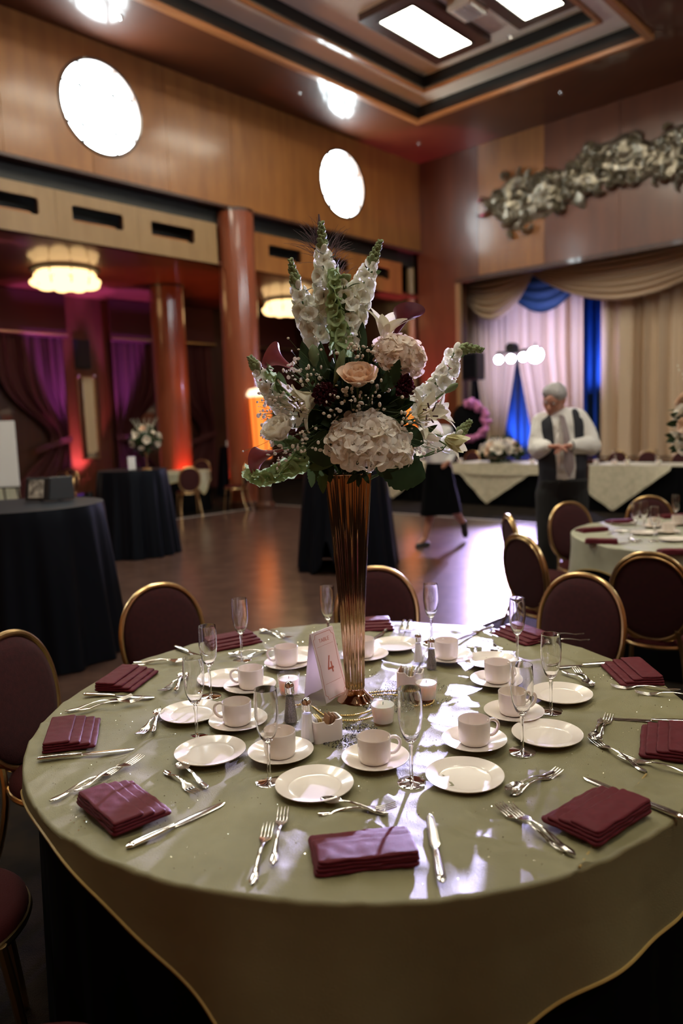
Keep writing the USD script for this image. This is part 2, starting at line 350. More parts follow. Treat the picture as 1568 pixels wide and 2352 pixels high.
# stage wall with its wide opening
sw = structure('wall_stage')
st = sbox(VR, 0, VL + .1, ZC).difference(sbox(-2.5, .0, 10.06, 4.74))
panels(sw, st, 'v', 1.62, VL - 1.62*9, .022, US, [M['veneer_red'], M['veneer_b'], M['veneer_red']])
part(sw, 'backing', room(upright_vz(st, .3, US + .022)), M['wood_dark'])
structure('trim_5', room(cat(bx(US - .05, US + .05, -2.55, 10.14, 4.70, 4.80))), M['wood_dark'])
structure('trim_6', room(bx(US - .05, US + .05, 10.02, 10.14, .0, 4.80)), M['veneer_pale'])
structure('trim_6', room(bx(US - .05, US + .05, -2.55, -2.43, .0, 4.80)), M['veneer_pale'])
structure('stage_floor', room(bx(US - .1, 18.2, -3.4, VL, 0, .62)), M['wood_dark'])
structure('wall_stage_back', room(bx(18.0, 18.2, -3.4, VL + .3, 0, 6.2)), M['drape_blue'])
structure('wall_stage_left', room(bx(US + .3, 18.2, VL - .05, VL + .1, 0, 6.2)), M['black_trim'])
structure('wall_stage_right', room(bx(US + .3, 18.2, -3.5, -3.4, 0, 6.2)), M['black_trim'])
structure('ceiling_stage', room(bx(US + .3, 18.2, -3.5, VL + .1, 6.1, 6.2)), M['black_trim'])
# right and back walls close the room behind the camera
RWIN = [(1.18, 6.64, .69), (6.84, 6.64, .69), (12.5, 6.62, .67)]; rwall = sbox(UB, 0, US, ZC)
for u, z, r in RWIN: rwall = rwall.difference(Point(u, z).buffer(r, 48))
wr = structure('wall_right'); panels(wr, rwall, 'u', 1.63, UB, .03, VR - .03, [M['veneer'], M['veneer_b']], zsplit=(2.4,))
for i, (u, z, r) in enumerate(RWIN):
    w = structure(f'window_{i + 5}'); part(w, 'pane', room(upright_uz(Point(u, z).buffer(r + .02, 48), .012, VR - .06)), M['day'], smooth=False)
    part(w, 'glazing_bars', room(upright_uz(unary_union([sbox(u - .013 + a*r*.42, z - r, u + .013 + a*r*.42, z + r) for a in (-1, 1)] + [sbox(u - r, z - .013 + a*r*.42, u + r, z + .013 + a*r*.42) for a in (-1, 1)]).intersection(Point(u, z).buffer(r)), .03, VR - .045)), M['black_trim'])
wb = structure('wall_back'); panels(wb, sbox(VR, 0, VL + .2, ZC), 'v', 1.63, VR, .03, UB - .03, [M['veneer'], M['veneer_b']], zsplit=(2.4,))
# ceiling: wooden soffit with two coffers
COF = [(-1.5, 13.06, 4.97, 9.53), (-1.5, 13.06, -1.92, 2.64)]
sof = sbox(UB, VR, US + .02, VL + .02)
for u0, u1, v0, v1 in COF: sof = sof.difference(sbox(u0, v0, u1, v1))
structure('ceiling', room(ext(sof, .10, ZC)), M['wood_ceiling'])
structure('ceiling', room(bx(UB, US + .3, VR, VL + .3, 8.6, 8.7)), M['black_trim'])
def ring(u0, u1, v0, v1, w, z0, z1): return room(ext(sbox(u0, v0, u1, v1).difference(sbox(u0 + w, v0 + w, u1 - w, v1 - w)), z1 - z0, z0))
PANEL_U, PANEL_DV = [11.0, 7.6, 4.2, .8], [2.84, 1.15]
vent_done = False
for ci, (u0, u1, v0, v1) in enumerate(COF):
    c = structure('ceiling_coffer')
    part(c, 'moulding', ring(u0 - .10, u1 + .10, v0 - .10, v1 + .10, .10, ZC - .07, ZC - .0), M['trim_wood'])
    part(c, 'cornice', ring(u0 - .04, u1 + .04, v0 - .04, v1 + .04, .04, ZC, 7.86), M['black_trim'])
    part(c, 'band', ring(u0, u1, v0, v1, .56, 7.86, 7.90), M['plaster'])
    part(c, 'inner_moulding', ring(u0 + .50, u1 - .50, v0 + .50, v1 - .50, .07, 7.82, 7.86), M['trim_wood'])
    part(c, 'inner_cornice', ring(u0 + .53, u1 - .53, v0 + .53, v1 - .53, .03, 7.86, 8.10), M['black_trim'])
    part(c, 'field', room(bx(u0 + .5, u1 - .5, v0 + .5, v1 - .5, 8.10, 8.14)), M['plaster'])
    for ui, uu in enumerate(PANEL_U):
        for vi, dv in enumerate(PANEL_DV):
            vv = v0 + dv; A2, B2 = .835, .335
            seen = ci == 0 and ui == 0
            lab = ('four-paned ceiling light whole in the picture, left of the ceiling speaker' if vi == 0 else 'four-paned ceiling light cut off by the top edge of the picture') if seen else f'four-paned ceiling light, {("first", "second", "third", "fourth")[ui]} row from the stage, {"left" if vi == 0 else "right"} one in the {"left" if ci == 0 else "right"} coffer'
            t = thing('ceiling_light', lab, 'ceiling light', 'framed ceiling lights in the coffers', loc=RM(uu, vv, 8.0), rz=YD)
            part(t, 'frame', ext(sbox(-A2 - .24, -B2 - .24, A2 + .24, B2 + .24).difference(sbox(-A2 - .02, -B2 - .02, A2 + .02, B2 + .02)), .12, -.02), M['wood_dark'])
            part(t, 'bezel', ext(sbox(-A2 - .03, -B2 - .03, A2 + .03, B2 + .03).difference(sbox(-A2, -B2, A2, B2)), .03, -.035), M['black_trim'])
            for k in range(4):
                for j in range(2): part(t, 'pane', rbox(A2 - .012, B2/2 - .012, .012, .002, ((j - .5)*A2, (k - 1.5)*B2/2, -.02)), M['ceiling_light' if ci == 0 or ui == 2 else 'ceiling_light' if ui == 3 and vi == 0 else 'ceiling_light_dim'], smooth=False)
            part(t, 'bars', cat([rbox(2*A2, .010, .016, .002, (0, (k - 1)*B2/2, -.022)) for k in range(3)] + [rbox(.010, 2*B2, .016, .002, (0, 0, -.022))]), M['black_trim'])
            part(t, 'housing', rbox(2*A2 + .02, 2*B2 + .02, .05, .004, (0, 0, .03)), M['plaster'])
sp = thing('ceiling_speaker', 'white boxy air outlet on the ceiling between the two lights', 'ceiling vent', loc=RM(10.9, 6.95, 8.02), rz=YD)
part(sp, 'body', rbox(.52, .46, .16, .03), M['plaster'])
for k in range(5): part(sp, 'louvre', rbox(.44, .012, .05, .003, (0, -.2 + .075*k, -.085)), M['board'])
for k, (x, y) in enumerate(((1009, 0),)): pass
for x, y, lab in ((278, 38, 'small dark sprinkler head near the top left of the ceiling'), (687, 213, 'small sprinkler head left of the bright ceiling reflection'), (962, 330, 'small sprinkler head in the pink-lit ceiling corner'), (1288, 212, 'small sprinkler head on the dark ceiling over the stage wall'), (1172, 83, None)):
    p = A(x, y, ZC if lab else 7.86); solo('sprinkler_head', xf(lathe([(0, 0), (.035, 0), (.03, -.012), (.012, -.018), (.010, -.04), (.022, -.045), (0, -.05)], 16), t=p), M['chrome'], lab or 'small dark sprinkler head between the ceiling lights', 'sprinkler', 'ceiling sprinklers')

# ------------------------------------------------------------------ metal relief over the stage: an invented leafy cloud, not the real artwork
def relief():
    rng = np.random.default_rng(5); t = thing('wall_relief', 'long silvery-bronze leafy relief high on the wall over the stage opening', 'wall relief')
    def band(v): e = np.clip((9.32 - v)/.9, 0, 1)**.5; return 6.30 + .10*np.sin(v*1.3), e*(.50 + .10*np.sin(v*3.1) + .06*np.sin(v*7.3 + 1))
    nv, nz = 420, 30; v = np.linspace(9.32, -1.6, nv)[:, None]; s = np.linspace(-1, 1, nz)[None]; mid, half = band(v)
    low = 1 - .55*(np.sin(v*2.1 + .6) > .45)*1.0
    z = mid + half*np.where(s < 0, s*low, s); p = np.stack([v + 0*s, z, 0*z], -1)
    h = .06*np.abs(np.sin(9*meshkit.fbm(p*2.2, 3, 2) + 6*meshkit.noise(p*1.1, 5))) + .07*meshkit.fbm(p*6, 3, 1); h = h*(1 - np.abs(s)**6) + .004
    z = z + .05*(meshkit.fbm(p*5, 2, 9) - .5); part(t, 'ground', room(grid(np.stack([US - h, v + 0*s, z], -1))), M['relief'], smooth=50)
    for k in range(290):
        vv = 9.3 - 10.6*rng.random(); mid, half = band(np.array(vv)); zz = mid + half*(2*rng.random() - 1)*1.04
        if zz < mid and math.sin(vv*2.1 + .6) > .45: zz = mid - half*.5*rng.random()
        L = .22 + .36*rng.random(); w = .035 + .05*rng.random(); a = 2*math.pi*rng.random(); c = rng.choice([-1, 1])*(1.5 + 4.5*rng.random())
        s1 = np.linspace(0, 1, 10); th = a + c*s1; py = np.cumsum(np.cos(th))*L/10; pz = np.cumsum(np.sin(th))*L/10; ww = w*np.sin(np.pi*(.08 + .88*s1)); up = .07 + .07*np.sin(np.pi*s1) + .05*rng.random()
        Q = [np.stack([US - up*(.35 + .65*hh), vv + py - np.sin(th)*ww*b, zz + pz + np.cos(th)*ww*b], 1) for b, hh in ((-1, 0.), (-.6, .7), (0, 1.), (.6, .7), (1, 0.))]
        part(t, 'scroll', room(grid(np.array(Q))), M['relief'], smooth=50)
relief()

# ================================================================== STAGE
def drape_mesh(path0, path1, z0, z1, folds, amp, n=None, m=14, top=None, bottom=None, seed=0, pinch=None):
    """hanging cloth from (a0) to (a1) in the local (along, depth) plane; top/bottom: functions s -> along coordinate"""
    n = n or folds*10; rng = np.random.default_rng(seed); s = np.linspace(0, 1, n + 1)
    ph = 2*np.pi*(s*folds + .35*np.sin(2*np.pi*s*2.3 + seed) + .2*np.sin(2*np.pi*s*5.1 + 2*seed)); P = []
    for j in range(m + 1):
        h = j/m; z = z1 + (z0 - z1)*h
        a = (top or (lambda s: s))(s)*(1 - h) + (bottom or top or (lambda s: s))(s)*h if pinch is None else pinch(s, h)
        d = amp*(np.sin(ph) + .25*np.sin(2.3*ph + h))*(.75 + .25*h)
        P.append(np.stack([path0 + (path1 - path0)*a, d, np.full_like(a, z)], 1))
    return grid(np.array(P))
def hang(m, v_at, u_at):                            # local (along, depth, z) -> room with along = v
    v, f = m; return room((np.stack([u_at + v[:, 1], v[:, 0], v[:, 2]], 1), f))
def hang_u(m, v_at):
    v, f = m; return room((np.stack([v[:, 0], v_at + v[:, 1], v[:, 2]], 1), f))
UC = 16.6
def stg(x, y, u=UC): p = ON(x, y, u*E1, E1); return p@E2, p[2]
vgl, vgr = stg(1338, 800)[0], stg(1378, 800)[0]
solo('stage_curtain', hang(drape_mesh(vgr, 4.6, .63, 4.9, 9, .11, seed=1), 0, UC), M['drape'], 'tan pleated stage curtain right of the blue gap', 'curtain', 'tan stage curtains')
solo('stage_curtain', hang(drape_mesh(4.55, -2.6, .63, 4.9, 22, .06, seed=2), 0, UC), M['drape'], 'tan pleated stage curtain beyond the right edge of the picture', 'curtain', 'tan stage curtains')
vap = stg(1190, 850)[0]
def tied(sgn, lo, knot):
    def f(s, h):
        k = np.clip((h - .25)/.75, 0, 1); w = 1 - lo*k**1.1
        return (s*w if sgn > 0 else 1 - (1 - s)*w)
    return f
solo('stage_curtain', hang(drape_mesh(vgl, vap, .63, 4.9, 9, .10, seed=3, pinch=lambda s, h: s*(1 - .30*np.clip((h - .42)/.58, 0, 1)**1.0)), 0, UC), M['drape'], 'tan stage curtain behind the waiter, swept to the right of the dark slit', 'curtain', 'tan stage curtains')
solo('stage_curtain', hang(drape_mesh(vap, stg(1086, 800)[0], .63, 4.9, 6, .05, seed=4, pinch=lambda s, h: .55 + (s - .55)*(1 - .72*np.clip((h - .36)/.64, 0, 1)**1.1)), 0, UC + .03), M['drape'], 'tan stage curtain gathered to a point left of the dark slit', 'curtain', 'tan stage curtains')
solo('stage_curtain', hang(drape_mesh(stg(1086, 800)[0], 11.0, .63, 4.9, 4, .05, seed=5, pinch=lambda s, h: 1 - (1 - s)*(1 - .5*np.clip((h - .3)/.7, 0, 1))), 0, UC + .03), M['drape'], 'tan stage curtain at the left edge of the stage behind the loudspeaker', 'curtain', 'tan stage curtains')
solo('stage_backdrop', hang(drape_mesh(11.0, -3.3, .63, 5.6, 60, .03, n=360, seed=6), 0, 17.6), M['drape_blue'], 'dark blue backdrop seen through the gaps of the stage curtains', 'curtain')
def swag(label, va, vb, za, zb, drop, drop0, seed, u=UC - .45, n=34, m=40, folds=6):
    s = np.linspace(0, 1, n)[None, :]; t = np.linspace(0, 1, m)[:, None]
    v = va + (vb - va)*s + 0*t; top = za + (zb - za)*s
    d = drop0 + (drop - drop0)*t; z = top - 4*s*(1 - s)*d - .01*t - .12*np.sin(np.pi*s)*0
    z = top - (1 - (2*s - 1)**2)*d
    fold = .05*np.sin(2*np.pi*(t**1.0)*folds + .6*np.sin(3*s + seed))*np.sin(np.pi*np.clip(s, .02, .98))**.5
    return solo('stage_swag', room(grid(np.stack([u - .14*np.sin(np.pi*t*.9)*np.sin(np.pi*s) + fold + 0*s, v, z], -1))), M['drape'], label, 'swag', 'draped swags under the stage opening')
p0, p1 = stg(1060, 660, 16.15), stg(1224, 632, 16.15)
swag('short tan swag at the left end of the stage opening', p0[0] + .15, p1[0] - .05, 4.86, 4.90, 1.0, .02, 0)
swag('long tan swag sweeping across the right of the stage opening', p1[0] + .2, 4.0, 4.93, 4.93, .98, .04, 1, folds=7)
swag('tan swag beyond the right edge of the picture', 4.05, -2.5, 4.93, 4.93, .98, .04, 2, folds=7)
v0, v1 = stg(1150, 690, 16.3)[0], stg(1345, 690, 16.3)[0]
s = np.linspace(0, 1, 40)[None, :]; t = np.linspace(0, 1, 26)[:, None]
solo('stage_swag', room(grid(np.stack([16.42 + .04*np.sin(t*22 + 2*s) + 0*s, v0 + (v1 - v0)*s + 0*t, 5.15 - (.35 + .85*t)*(.45 + .55*np.sin(np.pi*s))], -1))), M['drape_blue'], 'dark blue gathered valance hanging between the two tan swags', 'swag')
# light bar of four lamps, loudspeaker, small sparkle lights
UD, YSPOT, small_lamps = 14.3, 2.16, []
def dj(x, y): p = ON(x, y, UD*E1, E1); return p
lamps = [(1145, 826, .085), (1173, 824, .085), (1201, 820, .085), (1229, 815, .155)]
tb = thing('lamp_bar', 'black stand with a cross bar carrying the stage lamps', 'lamp stand')
pa, pb = dj(1140, 812), dj(1240, 800); pm = (pa + pb)/2
part(tb, 'bar', tube([pa, pb], .025, 8), M['black_metal'])
part(tb, 'pole', tube([pm, [pm[0], pm[1], .30]], .022, 8), M['black_metal'])
for k in range(3):
    a = 2*math.pi*k/3 + .4; part(tb, 'leg', tube([[pm[0], pm[1], .75], [pm[0] + .5*math.cos(a), pm[1] + .5*math.sin(a), .02]], .018, 8), M['black_metal'])
names = ['leftmost white stage lamp of the row, well apart', 'second white stage lamp from the left in the row', 'third white stage lamp, touching the glare of the brightest', 'largest and brightest blue-white stage lamp at the right end of the row']
aim = np.array([.55, 1.9, .80])
for (x, y, r), lab in zip(lamps, names):
    c = dj(x, y); d = (EYE - c) if r < .1 else (aim - c); d = d/np.linalg.norm(d); R = frame(d)
    t = thing('stage_lamp', lab, 'stage lamp', 'row of stage lamps on the black bar')
    t_big = t; small_lamps.append(t)
    part(t, 'can', xf(lathe([(0, -.26), (r*.7, -.26), (r*.85, -.2), (r + .012, .0), (r + .012, .03), (r + .002, .03), (r + .002, -.01), (0, -.012)], 28), R=R, t=c), M['black_metal'])
    part(t, 'lens', xf(lathe([(r, .0), (r*.9, .006), (r*.5, .012), (0, .014)], 28), R=R, t=c), M['dj_lamp' if r < .1 else 'dj_lamp_big'])
    part(t, 'yoke', tube([c + [0, 0, r + .02] + E2*0, c + [0, 0, r + .09]], .012, 6), M['black_metal'])
ps, pe = ON(1066, 814, 14.6*E1, E1), ON(1107, 870, 14.6*E1, E1); cs = (ps + pe)/2
t = thing('loudspeaker', 'black loudspeaker on a tripod at the left edge of the stage, blue-lit', 'loudspeaker', loc=cs, rz=YD)
part(t, 'cabinet', rbox(.34, .40, .60, .02), M['black_metal']); part(t, 'grille', rbox(.02, .34, .54, .01, (-.17, 0, 0)), M['black_satin'])
t = thing('speaker_stand', 'thin black tripod stand under the loudspeaker', 'speaker stand', loc=(cs[0], cs[1], 0))
part(t, 'pole', tube([[0, 0, .2], [0, 0, cs[2] - .31]], .02, 8), M['black_metal'])
for k in range(3):
    a = 2*math.pi*k/3; part(t, 'leg', tube([[0, 0, 1.0], [.55*math.cos(a), .55*math.sin(a), .02]], .016, 8), M['black_metal'])
# dark covered stand with a pink garland curved round it
g0 = [D(x, y, 15.6) for x, y in ((1070, 925), (1092, 930), (1110, 948), (1117, 968), (1111, 988), (1094, 1002), (1070, 1008))]
rng = np.random.default_rng(3); gp = smoothpath(g0, 60)
t = thing('garland', 'pink fuzzy garland curved round the dark covered stand beside the stage', 'garland')
M['pink_fuzz'] = P('pink_fuzz', (.50, .16, .34), .8, emission_color=(0, 0, 0))
for k in range(20): part(t, 'tuft', cat([ball(gp[min(59, k*3 + j)] + rng.normal(0, .028, 3), .05 + .025*rng.random(), 1) for j in range(3)]), M['pink_fuzz'])
cc = D(1076, 975, 15.95)
solo('covered_stand', xf(lathe([(0, 0), (.46, 0), (.40, .5), (.34, .85), (.36, 1.1), (.38, 1.45), (.32, 1.72), (.2, 1.85), (0, 1.88)], 28, 7, .05), t=(cc[0], cc[1], 0)), M['black_cloth'], 'tall dark cloth-covered shape inside the pink garland, left of the stage', 'covered stand')

# ================================================================== SIDE AISLE: curtains, mirror, chandeliers, urn lamps
def ual(x, y, v=VA): p = ON(x, y, v*E2, E2); return p@E1, p[2]
def aisle_curtain(label, ua, ub, tie, side, seed):
    """half of a window curtain, swept to one side at the tie height"""
    zt = 3.62
    def f(s, h):
        hh = h*zt; k = np.exp(-((hh - (zt - tie))/.75)**2)
        w = 1 - .72*k if side else 1 - .72*k
        return 1 - (1 - s)*w if side else s*w
    t = thing('aisle_curtain', label, 'curtain', 'dark red curtains of the side aisle')
    part(t, 'cloth', hang_u(drape_mesh(ua, ub, .02, zt, 6, .05, seed=seed, m=26, pinch=f), VA - .22), M['drape_red'])
    ue = ub - .06 if side else ua + .06
    part(t, 'tieback', hang_u(grid(np.stack([np.stack([np.linspace(ue + (-.75 if side else .75), ue + (.10 if side else -.10), 14), -.02 - .12*np.sin(np.linspace(0, np.pi, 14)), tie - .22*(1 - np.linspace(0, 1, 14))**1.5 + dz], 1) for dz in (-.07, 0, .07)])), VA - .25), M['drape_red'])
for k, (ua, ub) in enumerate(((5.35, 8.28), (9.45, 12.3), (13.3, 15.2))):
    um = (ua + ub)/2
    where = ('left of the etched mirror', 'right of the etched mirror', 'far right behind the front column')[k]
    aisle_curtain(f'left half of the dark red tied curtain {where}', ua, um, 1.42, False, 10 + k)
    aisle_curtain(f'right half of the dark red tied curtain {where}', um, ub, 1.42, True, 20 + k)
    solo('pelmet', room(bx(ua - .05, ub + .05, VA - .34, VA - .28, 3.6, ZA - .02)), M['drape_red'], f'plain dark red pelmet above the curtain {where}', 'pelmet', 'pelmets of the side aisle')
    solo('curtain_rail', room(xf(tube([[0, 0, 0], [ub - ua + .1, 0, 0]], .028, 10), t=(ua - .05, VA - .38, 3.66))), M['brass'], f'slim rail along the foot of the pelmet {where}', 'curtain rail', 'rails of the side aisle')
    solo('window_recess', room(bx(ua, ub, VA - .03, VA - .005, .0, 3.6)), M['wood_dark'], f'dark covered window behind the tied curtain {where}', 'window recess', 'window recesses of the side aisle')
mu0, mz1 = ual(173, 864); mu1, mz0 = ual(228, 1054)
mt = thing('wall_mirror', 'tall narrow mirror in a slim frame between the two red curtains', 'mirror')
part(mt, 'glass', room(bx(mu0 + .04, mu1 - .04, VA - .05, VA - .04, mz0 + .04, mz1 - .04)), M['mirror'], smooth=False)
part(mt, 'frame', room(upright_uz(sbox(mu0, mz0, mu1, mz1).difference(sbox(mu0 + .04, mz0 + .04, mu1 - .04, mz1 - .04)), .06, VA - .07)), M['brass'])
for uu in (mu0 + .03, mu1 - .03): part(mt, 'rosette', room(ball((uu, VA - .09, mz1), .045)), M['chrome'])
solo('wall_plaque', room(bx(ual(168, 800)[0], ual(204, 800)[0], VA - .04, VA, 2.98, 3.62)), M['black_trim'], 'dark rectangular grille on the wall above the tall mirror', 'grille')
def chandelier(label, u, v):
    t = thing('chandelier', label, 'chandelier', 'flush chandeliers under the side ceiling', loc=RM(u, v, ZA))
    part(t, 'plate', lathe([(0, 0), (.60, 0), (.62, -.025), (.58, -.05), (0, -.05)], 48), M['black_trim'])
    part(t, 'upper_ring', lathe([(.50, -.05), (.54, -.10), (.56, -.17), (.52, -.18), (.48, -.10)], 48, 12, .02), M['lamp_warm'])
    for k in range(9):
        a = 2*math.pi*k/9; part(t, 'shade', xf(ball((0, 0, 0), (.22, .16, .10), 2), R=RZ(math.degrees(a)), t=(.42*math.cos(a), .42*math.sin(a), -.24)), M['lamp_warm'], label='glowing glass lobe')
    part(t, 'bowl', lathe([(.30, -.22), (.28, -.30), (.18, -.36), (0, -.38)], 36, 9, .04), M['lamp_warm'])
    for a in np.arange(9)*2*math.pi/9 + .35: part(t, 'rod', tube([[.55*math.cos(a), .55*math.sin(a), -.03], [.50*math.cos(a), .50*math.sin(a), -.3]], .012, 6), M['brass'])
    return t
chandelier('glowing flush chandelier at the far left under the side ceiling', 7.21, 13.35)
chandelier('glowing flush chandelier right of the front column, half behind the flower spikes', 12.97, 13.46)
chandelier('glowing flush chandelier of the side aisle out of view to the left', 1.45, 13.4)
def urn_lamp(label, p):
    t = thing('column_lamp', label, 'standing lamp', 'amber standing column lamps', loc=p)
    part(t, 'pedestal', lathe([(0, 0), (.20, 0), (.20, .10), (.13, .16), (.11, .85), (.18, .92), (.18, .96), (0, .96)], 24), M['wood_dark'])
    for k in range(6):
        a0, a1 = 2*math.pi*(k + .10)/6, 2*math.pi*(k + .90)/6; a = np.linspace(a0, a1, 6)
        rr = np.array([.150, .165, .185, .20])[:, None]; z = np.array([.97, 1.35, 1.75, 2.10])[:, None]
        part(t, 'glass_panel', grid(np.stack([rr*np.cos(a), rr*np.sin(a), z + 0*a], -1)), M['urn_glow'], label='glowing amber glass panel')
        c = 2*math.pi*k/6; part(t, 'rib', tube([[.155*math.cos(c), .155*math.sin(c), .96], [.207*math.cos(c), .207*math.sin(c), 2.12]], .014, 6), M['brass'])
    part(t, 'cap', lathe([(.20, 2.10), (.245, 2.12), (.25, 2.16), (.20, 2.24), (0, 2.28)], 28), M['urn_cap'])
pu = ON(597, 905, (VL - .55)*E2, E2); urn_lamp('amber standing lamp glowing beside the front column, left of the bouquet', (pu[0], pu[1], 0))
pu = ON(938, 905, (VL - .55)*E2, E2); urn_lamp('amber standing lamp hidden behind the bouquet near the stage corner', (pu[0], pu[1], 0))
# uplight cans on the floor
def uplight(label, u, v, color, power, tilt=(0, 0), cone=38.):
    p = RM(u, v); d = np.array([0, 0, 1.]) + tilt[0]*E1 + tilt[1]*E2; d /= np.linalg.norm(d)
    t = thing('uplight', label, 'uplight', 'small coloured uplights on the floor', loc=p); R = frame(d)
    part(t, 'can', xf(lathe([(0, 0), (.09, 0), (.10, .02), (.10, .18), (.088, .18), (.085, .12), (0, .115)], 20), R=R, t=(0, 0, .04)), M['black_metal'])
    part(t, 'foot', rbox(.2, .16, .04, .006, (0, 0, .02)), M['black_metal'])
    lt = UsdLux.SphereLight.Define(stage, f'{t.GetPath()}/lamp'); lt.CreateRadiusAttr(.07); lt.CreateIntensityAttr(power*L_UP); lt.CreateColorAttr(Gf.Vec3f(*color)); lt.CreateNormalizeAttr(False)
    sh = UsdLux.ShapingAPI.Apply(lt.GetPrim()); sh.CreateShapingConeAngleAttr(cone); sh.CreateShapingConeSoftnessAttr(.35)
    q = (d*.17 + [0, 0, .04]); X = frame(-d); lt.AddTransformOp().Set(Gf.Matrix4d(*X[:, 0], 0, *X[:, 1], 0, *X[:, 2], 0, *q, 1))
purple, pink, orange, red, blue = (.50, .14, 1.0), (1., .25, .55), (1., .36, .08), (1., .10, .06), (.05, .16, 1.0)
uplight('uplight at the foot of the curtain left of the mirror', 8.14, VA - .75, purple, 3.0, (.0, .03), 15.)
uplight('uplight between mirror and left curtain, washing the wall pink', 8.55, VA - .40, pink, .5, (0, .12), 30.)
uplight('uplight at the foot of the curtain right of the mirror', 9.60, VA - .75, purple, 2.4, (.0, .03), 15.)
uplight('uplight at the foot of the rear column, washing it red', 9.55, 13.62 - .56, red, .35, (.02, .25), 34.)
uplight('uplight by the stage corner, washing it pink', 14.75, VL - .45, pink, 1.6, (.03, .02), 16.)
uplight('uplight behind the front column by the amber lamp', 10.1, VL + .75, orange, .35, (-.1, .0))
uplight('uplight at the curtain under the far left chandelier', 5.5, VA - .75, purple, 2.4, (.0, .03), 15.)
def wash(name_lab, p, d, color, power, cone):
    t = thing('stage_wash_lamp', name_lab, 'stage lamp', 'hidden wash lamps on the stage', loc=p); d = np.asarray(d, float); d /= np.linalg.norm(d); R = frame(d)
    part(t, 'can', xf(lathe([(0, -.2), (.10, -.2), (.12, .02), (.105, .02), (.10, -.06), (0, -.07)], 20), R=R), M['black_metal'])
    lt = UsdLux.SphereLight.Define(stage, f'{t.GetPath()}/lamp'); lt.CreateRadiusAttr(.09); lt.CreateIntensityAttr(power*L_UP); lt.CreateColorAttr(Gf.Vec3f(*color)); lt.CreateNormalizeAttr(False)
    sh = UsdLux.ShapingAPI.Apply(lt.GetPrim()); sh.CreateShapingConeAngleAttr(cone); sh.CreateShapingConeSoftnessAttr(.5)
    X = frame(-d); lt.AddTransformOp().Set(Gf.Matrix4d(*X[:, 0], 0, *X[:, 1], 0, *X[:, 2], 0, *(d*.0), 1))
wash('blue wash lamp behind the right stage curtain, lighting the gap', RM(17.1, 7.0, 2.6), RM(.75, .75, .35), blue, .25, 50)
wash('blue wash lamp on the stage floor behind the left curtains', RM(16.95, 10.2, 1.0), RM(.6, -.8, .5), blue, .25, 50)
wash('pale violet lamp on the lamp bar turned towards the curtains', RM(UD + .25, dj(1165, 815)@E2, 3.02), RM(1, .12, -.03), (.46, .46, 1.), .38, 46)

c = dj(1229, 815); d = D(1060, 1050, YSPOT) - c; d /= np.linalg.norm(d); X = frame(-d)
lt = UsdLux.SphereLight.Define(stage, f'{t_big.GetPath()}/beam'); lt.CreateRadiusAttr(.13); lt.CreateNormalizeAttr(True); lt.CreateIntensityAttr(L_SPOT); lt.CreateColorAttr(Gf.Vec3f(.60, .56, 1.0))
sh = UsdLux.ShapingAPI.Apply(lt.GetPrim()); sh.CreateShapingConeAngleAttr(4.6); sh.CreateShapingConeSoftnessAttr(.25); q = c + d*.03
lt.AddTransformOp().Set(Gf.Matrix4d(*X[:, 0], 0, *X[:, 1], 0, *X[:, 2], 0, *q, 1))

for (x, y, r), (fx_, fy_), en in zip(lamps[:3], ((1000, 1290), (1215, 1265), (1130, 1390)), (1.0, 1.3, 1.0)):
    c = dj(x, y); d = A(fx_, fy_, 0) - c; d /= np.linalg.norm(d); X = frame(-d); q = c + d*.04; tt_ = small_lamps.pop(0)
    lt = UsdLux.SphereLight.Define(stage, f'{tt_.GetPath()}/beam'); lt.CreateRadiusAttr(.06); lt.CreateNormalizeAttr(True); lt.CreateIntensityAttr(L_FLOOR*en); lt.CreateColorAttr(Gf.Vec3f(.62, .48, 1.0))
    sh = UsdLux.ShapingAPI.Apply(lt.GetPrim()); sh.CreateShapingConeAngleAttr(9.); sh.CreateShapingConeSoftnessAttr(.8); lt.AddTransformOp().Set(Gf.Matrix4d(*X[:, 0], 0, *X[:, 1], 0, *X[:, 2], 0, *q, 1))

